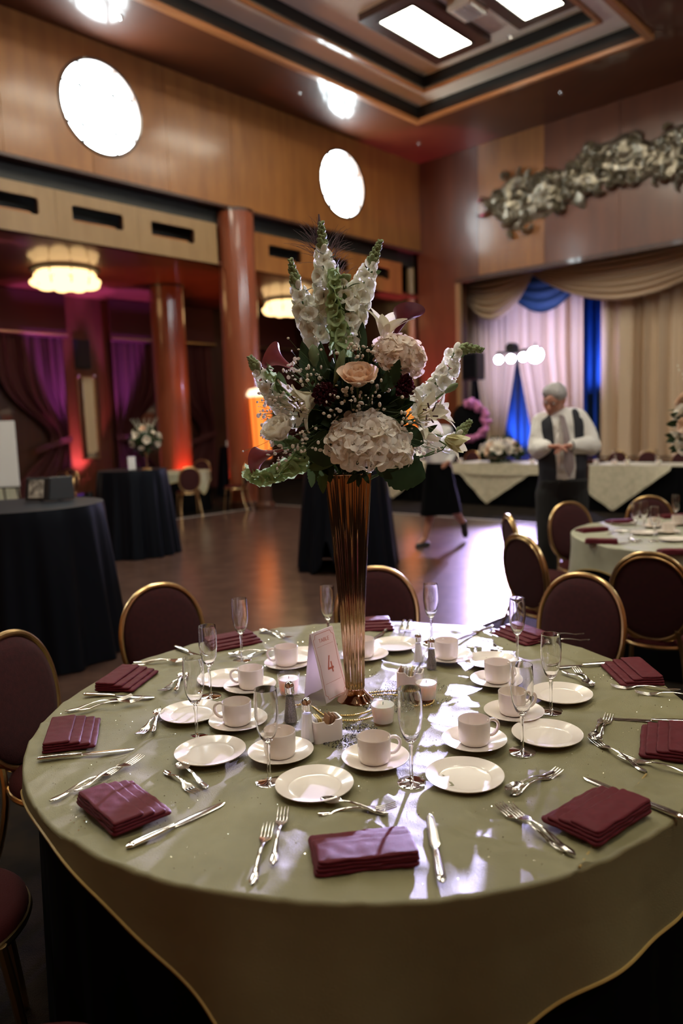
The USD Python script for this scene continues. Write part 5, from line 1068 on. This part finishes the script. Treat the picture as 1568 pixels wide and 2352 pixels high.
# ---- roses
def rose(label, c, d, r, dy, mat, tight=.5):
    p = D(*c, YB + dy); d = np.asarray(d, float); d /= np.linalg.norm(d); R = frame(d, [0, 0, 1]); t = thing('rose', label, 'flower', 'roses')
    spec = [(3, .26, .62, 4, -28, .9), (4, .40, .70, 6, -14, .8), (5, .58, .78, 12, 10, .7), (5, .76, .84, 20, 42, .62), (5, .92, .86, 26, 82, .55)]; off = 0
    for j, (n, rad, h, a0, a1, cup) in enumerate(spec):
        for k in range(n):
            m = petal(1.25*h*r, r*(.42 + .33*rad)*1.15, a0 - 4 + 18*(j > 2), a1*tight*1.6, cup*.55, 8, 7, .62, .5, .012, j + k, 1.5)
            part(t, 'petal', xf(around(m, k, n, off, rad*r*.42), R=R, t=p - d*r*.75), mat, smooth=70)
        off += 37
    part(t, 'hip', xf(lathe([(0, -.1*r), (.36*r, 0), (.56*r, .22*r), (.45*r, .5*r), (0, .6*r)], 14), R=R, t=p - d*r*.85), mat)
    for k in range(5): part(t, 'sepal', xf(around(leafm(.5*r, .10*r, 120, .1, 6), k, 5, 15, .1*r), R=R, t=p - d*r*.92), M['leaf_mid'])
    stem_to(t, p - d*r*.9, d, .003); return t
rose('peach rose in the middle of the bouquet', (822, 852), (.02, -.56, .83), .047, -.14, M['rose'], .50)
rose('white rose at the lower left of the bouquet', (632, 978), (-.40, -.45, .75), .047, -.13, M['rose_white'], .16)
# ---- hydrangeas
def hydrangea(label, c, d, rx, rz, dy, mat, n, seed, fs=.0145):
    p = D(*c, YB + dy); d = np.asarray(d, float); d /= np.linalg.norm(d); R = frame(d, [1, 0, 0]); r = np.random.default_rng(seed); t = thing('hydrangea', label, 'flower', 'hydrangea heads')
    part(t, 'core', xf(ball((0, 0, 0), (rx*.84, rz*.84, .040), 2), R=R, t=p), M['lily_bud'])
    for k in range(n):
        q = (k + .5)/n; ph = math.acos(1 - 1.15*q); az = k*2.399963; o = np.array([math.sin(ph)*math.cos(az), math.sin(ph)*math.sin(az), math.cos(ph)]); pos = o*[rx, rz, .052]*(.90 + .20*r.random()); nn = o/[rx, rz, .052]*.05 + r.normal(0, .30, 3); sz = fs*(.85 + .35*r.random())
        ms = [around(petal(sz*1.25, sz*.66, 66 + r.normal(0, 8), 100 + r.normal(0, 16), .10, 6, 5, .72, .55, .04, k + j, 1.2), j, 4, r.random()*10, sz*.05) for j in range(4)]
        part(t, 'floret', xf(cat(ms + [ball((0, 0, sz*.12), sz*.11, 1)]), R=R@frame(nn)@RZ(r.random()*90), t=p + R@pos), mat, smooth=70)
    stem_to(t, p, d, .004); return t
hydrangea('big cream hydrangea head at the front over the vase rim', (842, 1015), (.02, -.80, .58), .098, .076, -.13, M['hydrangea'], 125, 41, .0175)
hydrangea('blush hydrangea head at the upper right behind the peach rose', (915, 823), (.35, -.62, .60), .066, .062, -.05, M['hydrangea_pink'], 100, 42, .0145)
hydrangea('small cream hydrangea sprig right below the big one', (908, 1045), (.5, -.8, .1), .034, .030, -.13, M['hydrangea'], 20, 43, .016)
# ---- carnations
def carnation(label, c, d, r, dy, seed):
    p = D(*c, YB + dy); d = np.asarray(d, float); d /= np.linalg.norm(d); R = frame(d); rr = np.random.default_rng(seed); t = thing('carnation', label, 'flower', 'dark red carnations')
    for k in range(46):
        q = (k + .5)/46; a = 12 + 70*q; part(t, 'petal', xf(xf(petal(r*(.9 + .15*rr.random()), r*.30, a*.5, a + 12*rr.normal(), .1, 7, 6, .55, .45, .10, k, 3.), R=RZ(k*137.5)), R=R, t=p - d*r*.5), M['carnation'], smooth=70)
    stem_to(t, p - d*r*.5, d); return t
carnation('dark red carnation left of centre, beside the side-on lily', (745, 905), (-.2, -.9, .3), .046, -.12, 1); carnation('dark red carnation right of centre, below the blush hydrangea', (926, 885), (.3, -.85, .35), .044, -.11, 2)
# ---- leaves
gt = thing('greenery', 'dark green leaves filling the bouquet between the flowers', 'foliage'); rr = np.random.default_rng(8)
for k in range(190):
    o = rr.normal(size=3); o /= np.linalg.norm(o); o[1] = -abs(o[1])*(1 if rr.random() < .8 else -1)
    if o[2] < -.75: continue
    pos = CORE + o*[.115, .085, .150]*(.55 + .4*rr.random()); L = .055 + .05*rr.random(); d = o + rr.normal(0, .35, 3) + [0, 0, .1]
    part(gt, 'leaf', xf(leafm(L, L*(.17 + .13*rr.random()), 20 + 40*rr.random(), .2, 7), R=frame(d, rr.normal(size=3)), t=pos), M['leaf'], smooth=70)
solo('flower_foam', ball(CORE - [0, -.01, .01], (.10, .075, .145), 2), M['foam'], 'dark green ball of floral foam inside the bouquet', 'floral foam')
def leaf_at(label, tip, base, wpx, dy0, dy1, mat, serr=0., bend=18, name='large_leaf', face=None):
    a, b = D(*tip, YB + dy0), D(*base, YB + dy1); d = a - b; L = np.linalg.norm(d); R = frame(d, face if face is not None else [0, -1, 0]); m = leafm(L, wpx*2.1/F/2, bend, .18, 19 if serr else 10, serr)
    return solo(name, xf(m, R=R, t=b), mat, label, 'leaf', 'single leaves of the bouquet', smooth=70)
LV = [('broad serrated dark leaf hanging at the lower right over the vase', (985, 1100), (870, 1060), 95, -.12, -.08, 'leaf', .07, 25), ('broad dark leaf left of the big hydrangea', (748, 985), (742, 1078), 82, -.12, -.10, 'leaf', .04, 10), ('dark leaf right of the big hydrangea, pointing right', (975, 1020), (905, 985), 52, -.12, -.10, 'leaf', 0, 15),
      ('pointed leaf under the right lily', (1005, 975), (950, 1010), 16, -.10, -.09, 'leaf', 0, 5), ('leaf below the white rose', (690, 1012), (615, 1012), 30, -.10, -.09, 'leaf_mid', 0, 10), ('spiky leaf hanging left of the vase, longest', (742, 1135), (738, 1060), 26, -.06, -.05, 'leaf_mid', .1, 12), ('spiky leaf hanging left of the vase, second', (715, 1122), (722, 1050), 26, -.07, -.05, 'leaf_mid', .1, 12), ('spiky leaf hanging left of the vase, third', (758, 1110), (752, 1050), 26, -.05, -.05, 'leaf', .1, 12),
      ('small leaf sprig hanging over the vase mouth, left', (795, 1112), (826, 1085), 14, -.10, -.09, 'leaf', 0, 10), ('small leaf sprig hanging over the vase mouth, middle', (822, 1120), (826, 1085), 13, -.10, -.09, 'leaf', 0, 10), ('small leaf sprig hanging over the vase mouth, right', (848, 1112), (832, 1082), 12, -.10, -.09, 'leaf', 0, 10),
      ('long blade leaf standing left of the short snapdragon', (788, 655), (800, 760), 15, -.05, -.05, 'leaf_mid', 0, 8), ('dark leaf standing right of the snapdragons', (832, 740), (828, 830), 26, -.04, -.06, 'leaf', 0, 8), ('dark leaf at the left under the snapdragon bud', (694, 785), (716, 890), 36, -.05, -.08, 'leaf', 0, 12), ('dark leaf behind the green bud', (735, 790), (745, 900), 34, -.04, -.07, 'leaf', 0, 12),
      ('pale leaf at the left of the side-on lily', (640, 850), (650, 915), 26, -.06, -.04, 'leaf_mid', 0, 15), ('fern-like dark leaf between rose and blush hydrangea', (917, 825), (895, 895), 28, -.13, -.13, 'leaf', .25, 5), ('second fern-like dark leaf beside the peach rose', (890, 850), (880, 905), 22, -.13, -.13, 'leaf', .25, 5),
      ('leaf low at the right over the pale tablecloth behind', (905, 1100), (858, 1070), 24, -.08, -.07, 'leaf', 0, 10), ('bright green blade leaf right of the bells at the bottom', (775, 1060), (700, 1078), 22, -.09, -.08, 'leaf_mid', 0, 10)]
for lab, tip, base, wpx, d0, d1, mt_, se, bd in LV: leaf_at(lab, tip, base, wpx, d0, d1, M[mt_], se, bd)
# ---- baby's breath
ms, sm = [], []
for (x, y), n, (sx, sy), dy in (((800, 912), 60, (75, 42), -.15), ((690, 905), 26, (40, 70), -.10), ((640, 1030), 40, (45, 45), -.10), ((700, 1015), 30, (35, 35), -.14), ((955, 975), 26, (50, 55), -.14), ((830, 805), 30, (32, 16), -.07), ((975, 1030), 26, (40, 22), -.12), ((680, 850), 26, (28, 28), -.07), ((605, 950), 30, (14, 60), .02), ((640, 925), 20, (30, 30), -.05), ((725, 840), 14, (40, 60), -.10), ((880, 930), 14, (60, 40), -.15)):
    for k in range(n):
        q = rr.normal(size=2)*.55; p = D(x + q[0]*sx, y + q[1]*sy, YB + dy + .03*rr.normal()); s = .0024 + .0034*rr.random()
        ms.append(xf(ball((0, 0, 0), s, 1), s=1 + .25*rr.normal(size=3), t=p)); a = p + (CORE - p)*.25 + rr.normal(0, .008, 3); sm.append(tube([p, (p + a)/2 + rr.normal(0, .002, 3), a], .0005, 4, cap=False))
bb_ = thing('babys_breath', "tiny round white baby's-breath blossoms sprinkled through the bouquet", 'flower', kind='stuff'); part(bb_, 'blossoms', cat(ms), M['breath'], smooth=True, kind='stuff'); part(bb_, 'twigs', cat(sm), M['stem'], kind='stuff')
# ---- feathery grass at the top
t = thing('feather_grass', 'wispy dark feathery grass behind the tallest snapdragon', 'grass', kind='stuff'); ms = []
for (bx_, by_), n, (a0, a1), L in (((738, 585), 34, (100, 172), .105), ((760, 590), 30, (15, 75), .085), ((733, 560), 22, (84, 104), .06), ((775, 640), 20, (25, 70), .06), ((770, 735), 16, (55, 80), .05)):
    for k in range(n):
        b = D(bx_ + rr.normal()*6, by_ + rr.normal()*14, YB + .02); a = math.radians(a0 + (a1 - a0)*rr.random()); d = np.array([math.cos(a), .25*rr.normal(), math.sin(a)]); l = L*(.55 + .5*rr.random())
        ms.append(tube(smoothpath([b, b + d*l*.5 + [0, 0, .004], b + d*l + [0, 0, -.002]], 5), [.0007, .0006, .0005, .0004, .00025], 4))
part(t, 'wisps', cat(ms), M['grass'], kind='stuff'); part(t, 'plume', tube(smoothpath([D(732, 492, YB + .02), D(735, 540, YB + .02), D(742, 640, YB + .02)], 10), [.002, .004, .006, .006, .005, .004, .003, .003, .002, .002], 8), M['grass'])

# ------------------------------------------------------------------ bouquets farther off
def far_bouquet(name, label, c, w, h, n, seed, stand=None, spike=False, low=False):
    r = np.random.default_rng(seed); t = thing(name, label, 'flower arrangement', loc=c)
    if stand: part(t, 'stand', lathe([(0, 0), (.07, 0), (.06, .01), (.012, .02), (.010, stand*.5), (.018, stand*.9), (.05, stand), (0, stand)], 18), M['brass'])
    z0 = (stand or 0)
    part(t, 'greenery', cat([xf(leafm(.13*w/.46, .026*w/.46, 30, .2, 6), R=frame(o + [0, 0, .1], r.normal(size=3)), t=np.array([0, 0, z0 + h*.35]) + o*[w*.35, w*.35, h*.3]) for o in (lambda q: q/np.linalg.norm(q, axis=1, keepdims=True))(r.normal(size=(70, 3)))] + [ball((0, 0, z0 + h*.35), (w*.33, w*.33, h*.28), 2)]), M['leaf'], smooth=60)
    for k in range(n):
        q = (k + .5)/n; ph = math.acos(1 - (1.0 if low else 1.5)*q); az = k*2.4; o = np.array([math.sin(ph)*math.cos(az), math.sin(ph)*math.sin(az), math.cos(ph)]); pos = np.array([0, 0, z0 + h*.36]) + o*[w*.45, w*.45, h*.45]; s = (.035 + .03*r.random())*w/.35
        mm = cat([xf(petal(s*1.1, s*.6, 20 + 18*(j//5), 70 + 10*(j//5) - 50*(j//10), .4, 5, 4, .6, .5), R=RZ(j*77.)) for j in range(15)]); part(t, 'blossom', xf(mm, R=frame(o + r.normal(0, .2, 3)), t=pos - o*s*.3), M['hydrangea'] if r.random() < .8 else M['rose'], smooth=70)
    if spike:
        for k in range(7):
            a = 2*math.pi*k/7; tip = np.array([.16*math.cos(a)*w/.35, .16*math.sin(a)*w/.35, z0 + h*1.02]); b = np.array([0, 0, z0 + h*.4]); part(t, 'spike', cat([xf(floret(.024*w/.35*(.4 + .6*q), k), R=frame([math.cos(q*40), math.sin(q*40), .4]), t=tip + (b - tip)*q) for q in np.linspace(0, 1, 14)]), M['snap'], smooth=70)
    return t
bp = A(338, 1078, 1.08); q = D(333, 1005, bp[1])
far_bouquet('far_bouquet', 'white bouquet on a slim tall stand on the black table at left', (q[0], bp[1], 1.08), .36, .40, 16, 3, .22, True)
ct = ON(1150, 1062, (UH + .33)*E1, E1); far_bouquet('low_bouquet', 'low dome of white blossoms on the middle head table', (ct[0], ct[1], .82), .72, .38, 34, 4, None, False, True)
c_ = C2 + [.17, .1, ZT + .003]; q = D(1566, 965, c_[1]); far_bouquet('tall_bouquet', 'tall white bouquet on the far right table, cut by the picture edge', (max(q[0] + .06, c_[0] - .1), c_[1], ZT + .003), .46, .62, 40, 6, .48, True)

# ================================================================== PEOPLE
def hand(side, wrist, dirv, palm_n, curl=35, s=1.0):
    """palm and five fingers as bones: returns nodes, bones; side = +1 when the thumb points along cross(palm_n, dir)"""
    d = np.asarray(dirv, float); d /= np.linalg.norm(d); n = np.asarray(palm_n, float); n -= (n@d)*d; n /= np.linalg.norm(n); x = np.cross(d, n)*side
    N, B = {}, []; w = np.asarray(wrist, float); N['w'] = (w, .026*s)
    for k, (ox, L) in enumerate(((-.030, .062), (-.010, .076), (.010, .082), (.030, .074))):
        b0 = w + d*.030*s + x*ox*.7*s; b1 = w + d*.090*s + x*ox*s; N[f'p{k}'] = (b0, .0145*s); N[f'k{k}'] = (b1, .0115*s); B += [('w', f'p{k}'), (f'p{k}', f'k{k}')]
        if k: B.append((f'p{k-1}', f'p{k}', f'k{k-1}', f'k{k}'))
        q, a = b1, 0
        for j in range(3):
            a += math.radians(curl); dd = d*math.cos(a) + n*math.sin(a); q = q + dd*L*s*(.46, .30, .24)[j]; N[f'f{k}{j}'] = (q, (.0095, .0088, .0078)[j]*s); B.append((f'k{k}' if j == 0 else f'f{k}{j-1}', f'f{k}{j}'))
    t0 = w + d*.035*s + x*.036*s; t1 = t0 + (x*.7 + d*.6 + n*.4)*.038*s; t2 = t1 + (d*.8 + x*.2 + n*.5)*.032*s
    N |= {'t0': (t0, .013*s), 't1': (t1, .0105*s), 't2': (t2, .0088*s)}; B += [('w', 't0', 'p3'), ('t0', 't1'), ('t1', 't2')]; return N, B
def pref(N, B, pf): return {pf + k: v for k, v in N.items()}, [tuple(pf + a for a in b) for b in B]
def head_nodes(c, face, up=(0, 0, 1), s=1.0):
    f = np.asarray(face, float); f /= np.linalg.norm(f); u = np.asarray(up, float); u -= (u@f)*f; u /= np.linalg.norm(u); x = np.cross(f, u); c = np.asarray(c, float); P_ = lambda a, b, d: c + (x*a + f*b + u*d)*s
    N = {'cr': (P_(0, -.012, .030), .088*s), 'bk': (P_(0, -.045, .010), .075*s), 'br': (P_(0, .045, .030), .050*s), 'jw': (P_(0, .040, -.075), .036*s), 'ch': (P_(0, .062, -.092), .022*s), 'cl': (P_(-.035, .045, -.030), .034*s), 'cr2': (P_(.035, .045, -.030), .034*s), 'jl': (P_(-.045, .005, -.060), .026*s), 'jr': (P_(.045, .005, -.060), .026*s),
         'nb': (P_(0, .090, .012), .009*s), 'nt': (P_(0, .114, -.030), .0125*s), 'nl': (P_(-.013, .098, -.034), .0085*s), 'nr': (P_(.013, .098, -.034), .0085*s), 'ul': (P_(0, .090, -.058), .010*s), 'll': (P_(0, .088, -.068), .010*s), 'el': (P_(-.078, -.005, -.012), .016*s), 'el2': (P_(-.080, -.012, .018), .016*s), 'er': (P_(.078, -.005, -.012), .016*s), 'er2': (P_(.080, -.012, .018), .016*s), 'bl': (P_(-.032, .080, .030), .011*s), 'brr': (P_(.032, .080, .030), .011*s)}
    B = [('cr', 'bk', 'br', 'cl', 'cr2'), ('br', 'cl', 'cr2', 'jw'), ('cl', 'jl', 'jw', 'ch'), ('cr2', 'jr', 'jw', 'ch'), ('cr', 'jl', 'jr', 'bk'), ('nb', 'nt'), ('nt', 'nl'), ('nt', 'nr'), ('nl', 'nr', 'nb'), ('ul', 'll'), ('el', 'el2'), ('er', 'er2'), ('bl', 'brr'), ('br', 'nb')]
    return N, B, P_
def eyes(t, P_, mat_w, s=1.):
    part(t, 'eye', cat([ball(P_(a, .083, .010), .0105, 1) for a in (-.031, .031)]), M['eye_white']); part(t, 'iris', cat([ball(P_(a, .0905, .009), .0052, 1) for a in (-.031, .031)]), M['dark_hair'])
M['eye_white'] = P('eye_white', (.75, .72, .70), .3); M['lip'] = P('lip', (.36, .13, .11), .5); M['stocking'] = P('stocking', (.30, .12, .07), .5)
# ---- standing man in shirt sleeves and waistcoat, looking down at his hands
Y = 6.25
J = {'hip': D(1290, 1085, Y), 'neck': D(1284, 950, Y), 'lsh': D(1240, 965, Y + .02), 'rsh': D(1330, 955, Y + .02), 'lel': D(1237, 1030, Y - .06), 'rel': D(1352, 1022, Y - .08), 'lwr': D(1255, 1026, Y - .26), 'rwr': D(1312, 1024, Y - .26)}
hipz = .98; hx, hy = J['hip'][0], Y; fl = lambda dx, dy, z: np.array([hx + dx, hy + dy, z])
N = {'pel': (fl(0, .0, hipz), (.17, .125, .12)), 'bel': (fl(-.01, -.05, 1.14), (.165, .15, .12)), 'chest': (D(1286, 985, Y) + [0, 0, 0], (.185, .13, .13)), 'shc': (D(1285, 958, Y), (.10, .085, .06)), 'lsh': (J['lsh'] + [.01, 0, -.015], .062), 'rsh': (J['rsh'] + [-.01, 0, -.015], .062), 'neck': (J['neck'] + [0, -.01, .03], .058), 'nk2': (D(1276, 935, Y - .03), .055)}
B = [('pel', 'bel'), ('bel', 'chest'), ('chest', 'shc', 'lsh'), ('chest', 'shc', 'rsh'), ('shc', 'neck'), ('neck', 'nk2')]
for s_, p in ((-1, 'l'), (1, 'r')):
    N |= {p + 'hp': (fl(s_*.09, 0, hipz - .05), .095), p + 'kn': (fl(s_*.115, -.02, .52), .062), p + 'an': (fl(s_*.125, .02, .10), .042), p + 'to': (fl(s_*.15, -.16, .045), .036), p + 'he': (fl(s_*.12, .05, .05), .038), p + 'el': (J[p + 'el'], .048), p + 'wr': (J[p + 'wr'], .030)}
    B += [('pel', p + 'hp'), (p + 'hp', p + 'kn'), (p + 'kn', p + 'an'), (p + 'an', p + 'to', p + 'he'), (p + 'sh', p + 'el'), (p + 'el', p + 'wr')]
face = np.array([-.62, -.72, -.42]); HN, HB, HP = head_nodes(D(1272, 918, Y - .06), face, (0.08, -.3, 1)); HN, HB = pref(HN, HB, 'h_'); N |= HN; B += HB + [('nk2', 'h_jl', 'h_jr'), ('nk2', 'h_bk')]
for sd, pf, d, n in ((1, 'L', (.86, -.40, .06), (.1, -.1, -1)), (-1, 'R', (-.9, -.35, -.02), (.0, -.25, -1))):
    a, b = pref(*hand(sd, J[pf.lower() + 'wr'], d, n, 22), pf); N |= a; B += b + [(pf.lower() + 'wr', pf + 'w')]
man = thing('person', 'grey-haired man in white shirt sleeves and dark waistcoat, standing and looking at his hands', 'person')
part(man, 'body', soft(chain(N, B), .012, 6), M['skin'], smooth=True)
sh = lambda k, g: (N[k][0], (np.asarray(N[k][1]) + g) if np.ndim(N[k][1]) else N[k][1] + g)
SN = {k: sh(k, .016) for k in ('pel', 'bel', 'chest', 'shc', 'lsh', 'rsh')} | {'lel': (J['lel'] + [-.01, 0, -.005], .082), 'rel': (J['rel'] + [.012, 0, -.005], .086), 'lfo': (J['lwr']*.72 + J['lel']*.28, .060), 'rfo': (J['rwr']*.72 + J['rel']*.28, .060), 'lcu': (J['lwr']*.96 + J['lel']*.04, .042), 'rcu': (J['rwr']*.96 + J['rel']*.04, .042), 'lup': (J['lsh']*.5 + J['lel']*.5 + [-.008, 0, 0], .074), 'rup': (J['rsh']*.5 + J['rel']*.5 + [.012, 0, 0], .078), 'col': (J['neck'] + [0, -.012, .012], .066)}
v, f = soft(chain(SN, [('pel', 'bel'), ('bel', 'chest'), ('chest', 'shc', 'lsh'), ('chest', 'shc', 'rsh'), ('shc', 'col'), ('lsh', 'lup'), ('lup', 'lel'), ('lel', 'lfo'), ('lfo', 'lcu'), ('rsh', 'rup'), ('rup', 'rel'), ('rel', 'rfo'), ('rfo', 'rcu')]), .014, 5)
v = v + (meshkit.fbm(v*16, 3, 4)[:, None] - .5)*.022; part(man, 'shirt', (v, f), M['white_shirt'], smooth=True)
VN = {k: sh(k, .030) for k in ('pel', 'bel', 'chest')} | {'a': (J['lsh'] + [.050, 0, .008], (.034, .088, .06)), 'b': (J['rsh'] + [-.045, 0, .008], (.040, .088, .06))}
vest = chain(VN, [('pel', 'bel'), ('bel', 'chest'), ('chest', 'a'), ('chest', 'b')]).refine_to_length(.02)
cxy = N['chest'][0]; gap = Manifold.hull_points(np.array([[cxy[0] - .085, cxy[1] - .6, 1.75], [cxy[0] + .095, cxy[1] - .6, 1.75], [cxy[0] - .060, cxy[1] - .6, .90], [cxy[0] + .090, cxy[1] - .6, .90], [cxy[0] - .085, cxy[1] + .03, 1.75], [cxy[0] + .095, cxy[1] + .03, 1.75], [cxy[0] - .060, cxy[1] + .03, .90], [cxy[0] + .090, cxy[1] + .03, .90]]) + [-.02, 0, 0])
part(man, 'waistcoat', soft(vest - gap, .02, 3), M['vest'], smooth=True)
TN = {k: sh(k, .036) for k in ('pel', 'lhp', 'rhp', 'lkn', 'rkn')} | {'lan': (N['lan'][0], .068), 'ran': (N['ran'][0], .068), 'wb': (fl(0, -.03, 1.05), (.200, .185, .035))}
part(man, 'trousers', soft(chain(TN, [('wb', 'pel'), ('pel', 'lhp'), ('pel', 'rhp'), ('lhp', 'lkn'), ('rhp', 'rkn'), ('lkn', 'lan'), ('rkn', 'ran')]), .02, 5), M['trousers'], smooth=True)
for p in 'lr': part(man, 'shoe', soft(chain({'a': sh(p + 'to', .012), 'b': sh(p + 'he', .012), 'c': sh(p + 'an', .008)}, [('a', 'b', 'c')]), .02, 4), M['shoe'], smooth=True)
tp = [J['neck'] + [-.012, -.092, -.01], N['chest'][0] + [-.02, -.172, .05], N['bel'][0] + [-.015, -.222, .06], N['bel'][0] + [-.01, -.222, -.06]]; tp = smoothpath(tp, 14)
part(man, 'tie', grid(np.array([np.stack([tp[:, 0] + w*np.interp(np.linspace(0, 1, 14), [0, .06, .12, .85, 1], [.018, .022, .018, .042, .004]), tp[:, 1] - .006*(1 - w*w), tp[:, 2]], 1) for w in (-1, 0, 1)])), M['tie'], smooth=60)
hn = {'a': (HP(0, -.022, .050), .090), 'b': (HP(0, -.055, .015), .080), 'c': (HP(-.030, .012, .062), .062), 'd': (HP(.034, .012, .062), .062), 'e': (HP(0, -.06, -.035), .058), 'f': (HP(-.070, -.02, .01), .022), 'g': (HP(.070, -.02, .01), .022)}
hv2, hf = soft(chain(hn, [('a', 'b', 'c', 'd'), ('b', 'e'), ('a', 'f', 'b'), ('a', 'g', 'b')]), .012, 4); part(man, 'hair', (hv2 + (meshkit.fbm(hv2*60, 2)[:, None] - .5)*.008, hf), M['grey_hair'], smooth=True)
eyes(man, HP, None); part(man, 'glasses', cat([tube(np.array([HP(c + .022*math.cos(a), .098, .010 + .016*math.sin(a)) for a in np.arange(14)*2*math.pi/14]), .0016, 5, closed=True) for c in (-.031, .031)] + [tube([HP(-.009, .1, .012), HP(.009, .1, .012)], .0016, 5), tube([HP(-.053, .095, .012), HP(-.080, -.01, .014)], .0016, 5), tube([HP(.053, .095, .012), HP(.080, -.01, .014)], .0016, 5)]), M['black_metal'])
part(man, 'mouth', tube(smoothpath([HP(-.022, .094, -.064), HP(0, .101, -.062), HP(.022, .094, -.064)], 8), .004, 6), M['lip'])
part(man, 'wristwatch', tube(np.array([J['rwr'] + .034*(math.cos(a)*np.array([.35, -.9, 0]) + math.sin(a)*np.array([0, 0, 1.])) for a in np.arange(16)*2*math.pi/16]), .007, 6, closed=True), M['black_metal'])
# ---- waitress walking to the left behind the bouquet
Y = 9.35; w0 = D(1005, 1075, Y); fl = lambda dx, dy, z: np.array([w0[0] + dx, Y + dy, z])
foot = A(977, 1256, 0); bk = D(1064, 1206, Y + .25)
N = {'pel': (fl(.02, 0, .98), (.155, .115, .11)), 'wai': (fl(.0, 0, 1.16), (.125, .095, .09)), 'chest': (fl(-.02, -.01, 1.36), (.15, .11, .10)), 'shc': (fl(-.03, 0, 1.45), (.09, .07, .05)), 'neck': (fl(-.035, -.01, 1.54), .046), 'lsh': (fl(-.17, .0, 1.43), .052), 'rsh': (fl(.12, .02, 1.43), .052), 'lel': (fl(-.22, -.12, 1.16), .038), 'rel': (fl(.20, .10, 1.16), .038), 'lwr': (fl(-.30, -.30, 1.10), .026), 'rwr': (fl(.12, -.12, 1.05), .026),
     'lhp': (fl(-.06, 0, .94), .09), 'lkn': (fl(-.10, -.06, .50), .055), 'lan': (foot + [.0, .04, .10], .034), 'lto': (foot + [-.10, -.03, .02], .024), 'lca': (fl(-.115, .02, .34), .052), 'rhp': (fl(.09, 0, .94), .09), 'rkn': (fl(.17, .02, .50), .055), 'ran': (bk + [0, .0, .02], .034), 'rto': (bk + [.02, -.02, -.13], .026), 'rca': ((fl(.17, .02, .50)*.5 + bk*.5) + [0, .03, 0], .05)}
B = [('pel', 'wai'), ('wai', 'chest'), ('chest', 'shc', 'lsh'), ('chest', 'shc', 'rsh'), ('shc', 'neck'), ('lsh', 'lel'), ('lel', 'lwr'), ('rsh', 'rel'), ('rel', 'rwr'), ('pel', 'lhp'), ('pel', 'rhp'), ('lhp', 'lkn'), ('lkn', 'lca'), ('lca', 'lan'), ('lan', 'lto'), ('rhp', 'rkn'), ('rkn', 'rca'), ('rca', 'ran'), ('ran', 'rto')]
HN, HB, HP = head_nodes(fl(-.06, -.03, 1.68), (-.9, -.35, -.05), s=.93); HN, HB = pref(HN, HB, 'h_'); N |= HN; B += HB + [('neck', 'h_jl', 'h_jr'), ('neck', 'h_bk')]
for sd, pf, d, n in ((1, 'L', (-.9, -.3, .1), (0, .1, -1)), (-1, 'R', (-.6, -.7, -.1), (.3, 0, -.9))):
    a, b = pref(*hand(sd, N[pf.lower() + 'wr'][0], d, n, 25, .92), pf); N |= a; B += b + [(pf.lower() + 'wr', pf + 'w')]
wo = thing('person', 'waitress in a white blouse and dark skirt walking left behind the bouquet', 'person')
part(wo, 'body', soft(chain(N, B), .016, 6), M['stocking'], smooth=True)
sh = lambda k, g: (N[k][0], (np.asarray(N[k][1]) + g) if np.ndim(N[k][1]) else N[k][1] + g)
part(wo, 'blouse', soft(chain({k: sh(k, .022) for k in ('wai', 'chest', 'shc', 'lsh', 'rsh', 'lel', 'rel')} | {'lf': (N['lwr'][0]*.9 + N['lel'][0]*.1, .040), 'rf': (N['rwr'][0]*.9 + N['rel'][0]*.1, .040), 'hem': (fl(.0, 0, 1.06), (.155, .12, .07))}, [('hem', 'wai'), ('wai', 'chest'), ('chest', 'shc', 'lsh'), ('chest', 'shc', 'rsh'), ('lsh', 'lel'), ('lel', 'lf'), ('rsh', 'rel'), ('rel', 'rf')]), .02, 5), M['white_shirt'], smooth=True)
sk = [(.140, .105, 1.06, 0, 0), (.175, .135, .95, .01, 0), (.20, .17, .75, .015, .0), (.235, .20, .55, .03, .02), (.255, .22, .40, .035, .03), (.250, .215, .395, .035, .03)]
a = np.arange(48)*2*np.pi/48; part(wo, 'skirt', grid(np.array([np.stack([w0[0] + dx + rx_*np.cos(a)*(1 + .05*np.sin(9*a)*(1.06 - z)), Y + dy + ry_*np.sin(a)*(1 + .05*np.sin(9*a)*(1.06 - z)), z + .03*np.cos(a + .5)*(1.06 - z)], 1) for rx_, ry_, z, dx, dy in sk]), wv=True), M['black_cloth'], smooth=60)
part(wo, 'shoe', soft(chain({'a': sh('lto', .010), 'b': (foot + [.03, .02, .03], .032), 'c': (foot + [-.04, 0, .03], .032)}, [('a', 'c'), ('c', 'b')]), .015, 3), M['shoe'], smooth=True); part(wo, 'shoe', soft(chain({'a': sh('rto', .012), 'b': sh('ran', .012)}, [('a', 'b')]), .015, 3), M['shoe'], smooth=True)
part(wo, 'hair', soft(chain({'a': (HP(0, -.022, .050), .090), 'b': (HP(0, -.055, .0), .082), 'c': (HP(0, .010, .060), .070), 'd': (HP(0, -.13, .02), .050)}, [('a', 'b', 'c'), ('b', 'd')]), .02, 4), M['dark_hair'], smooth=True); eyes(wo, HP, None)
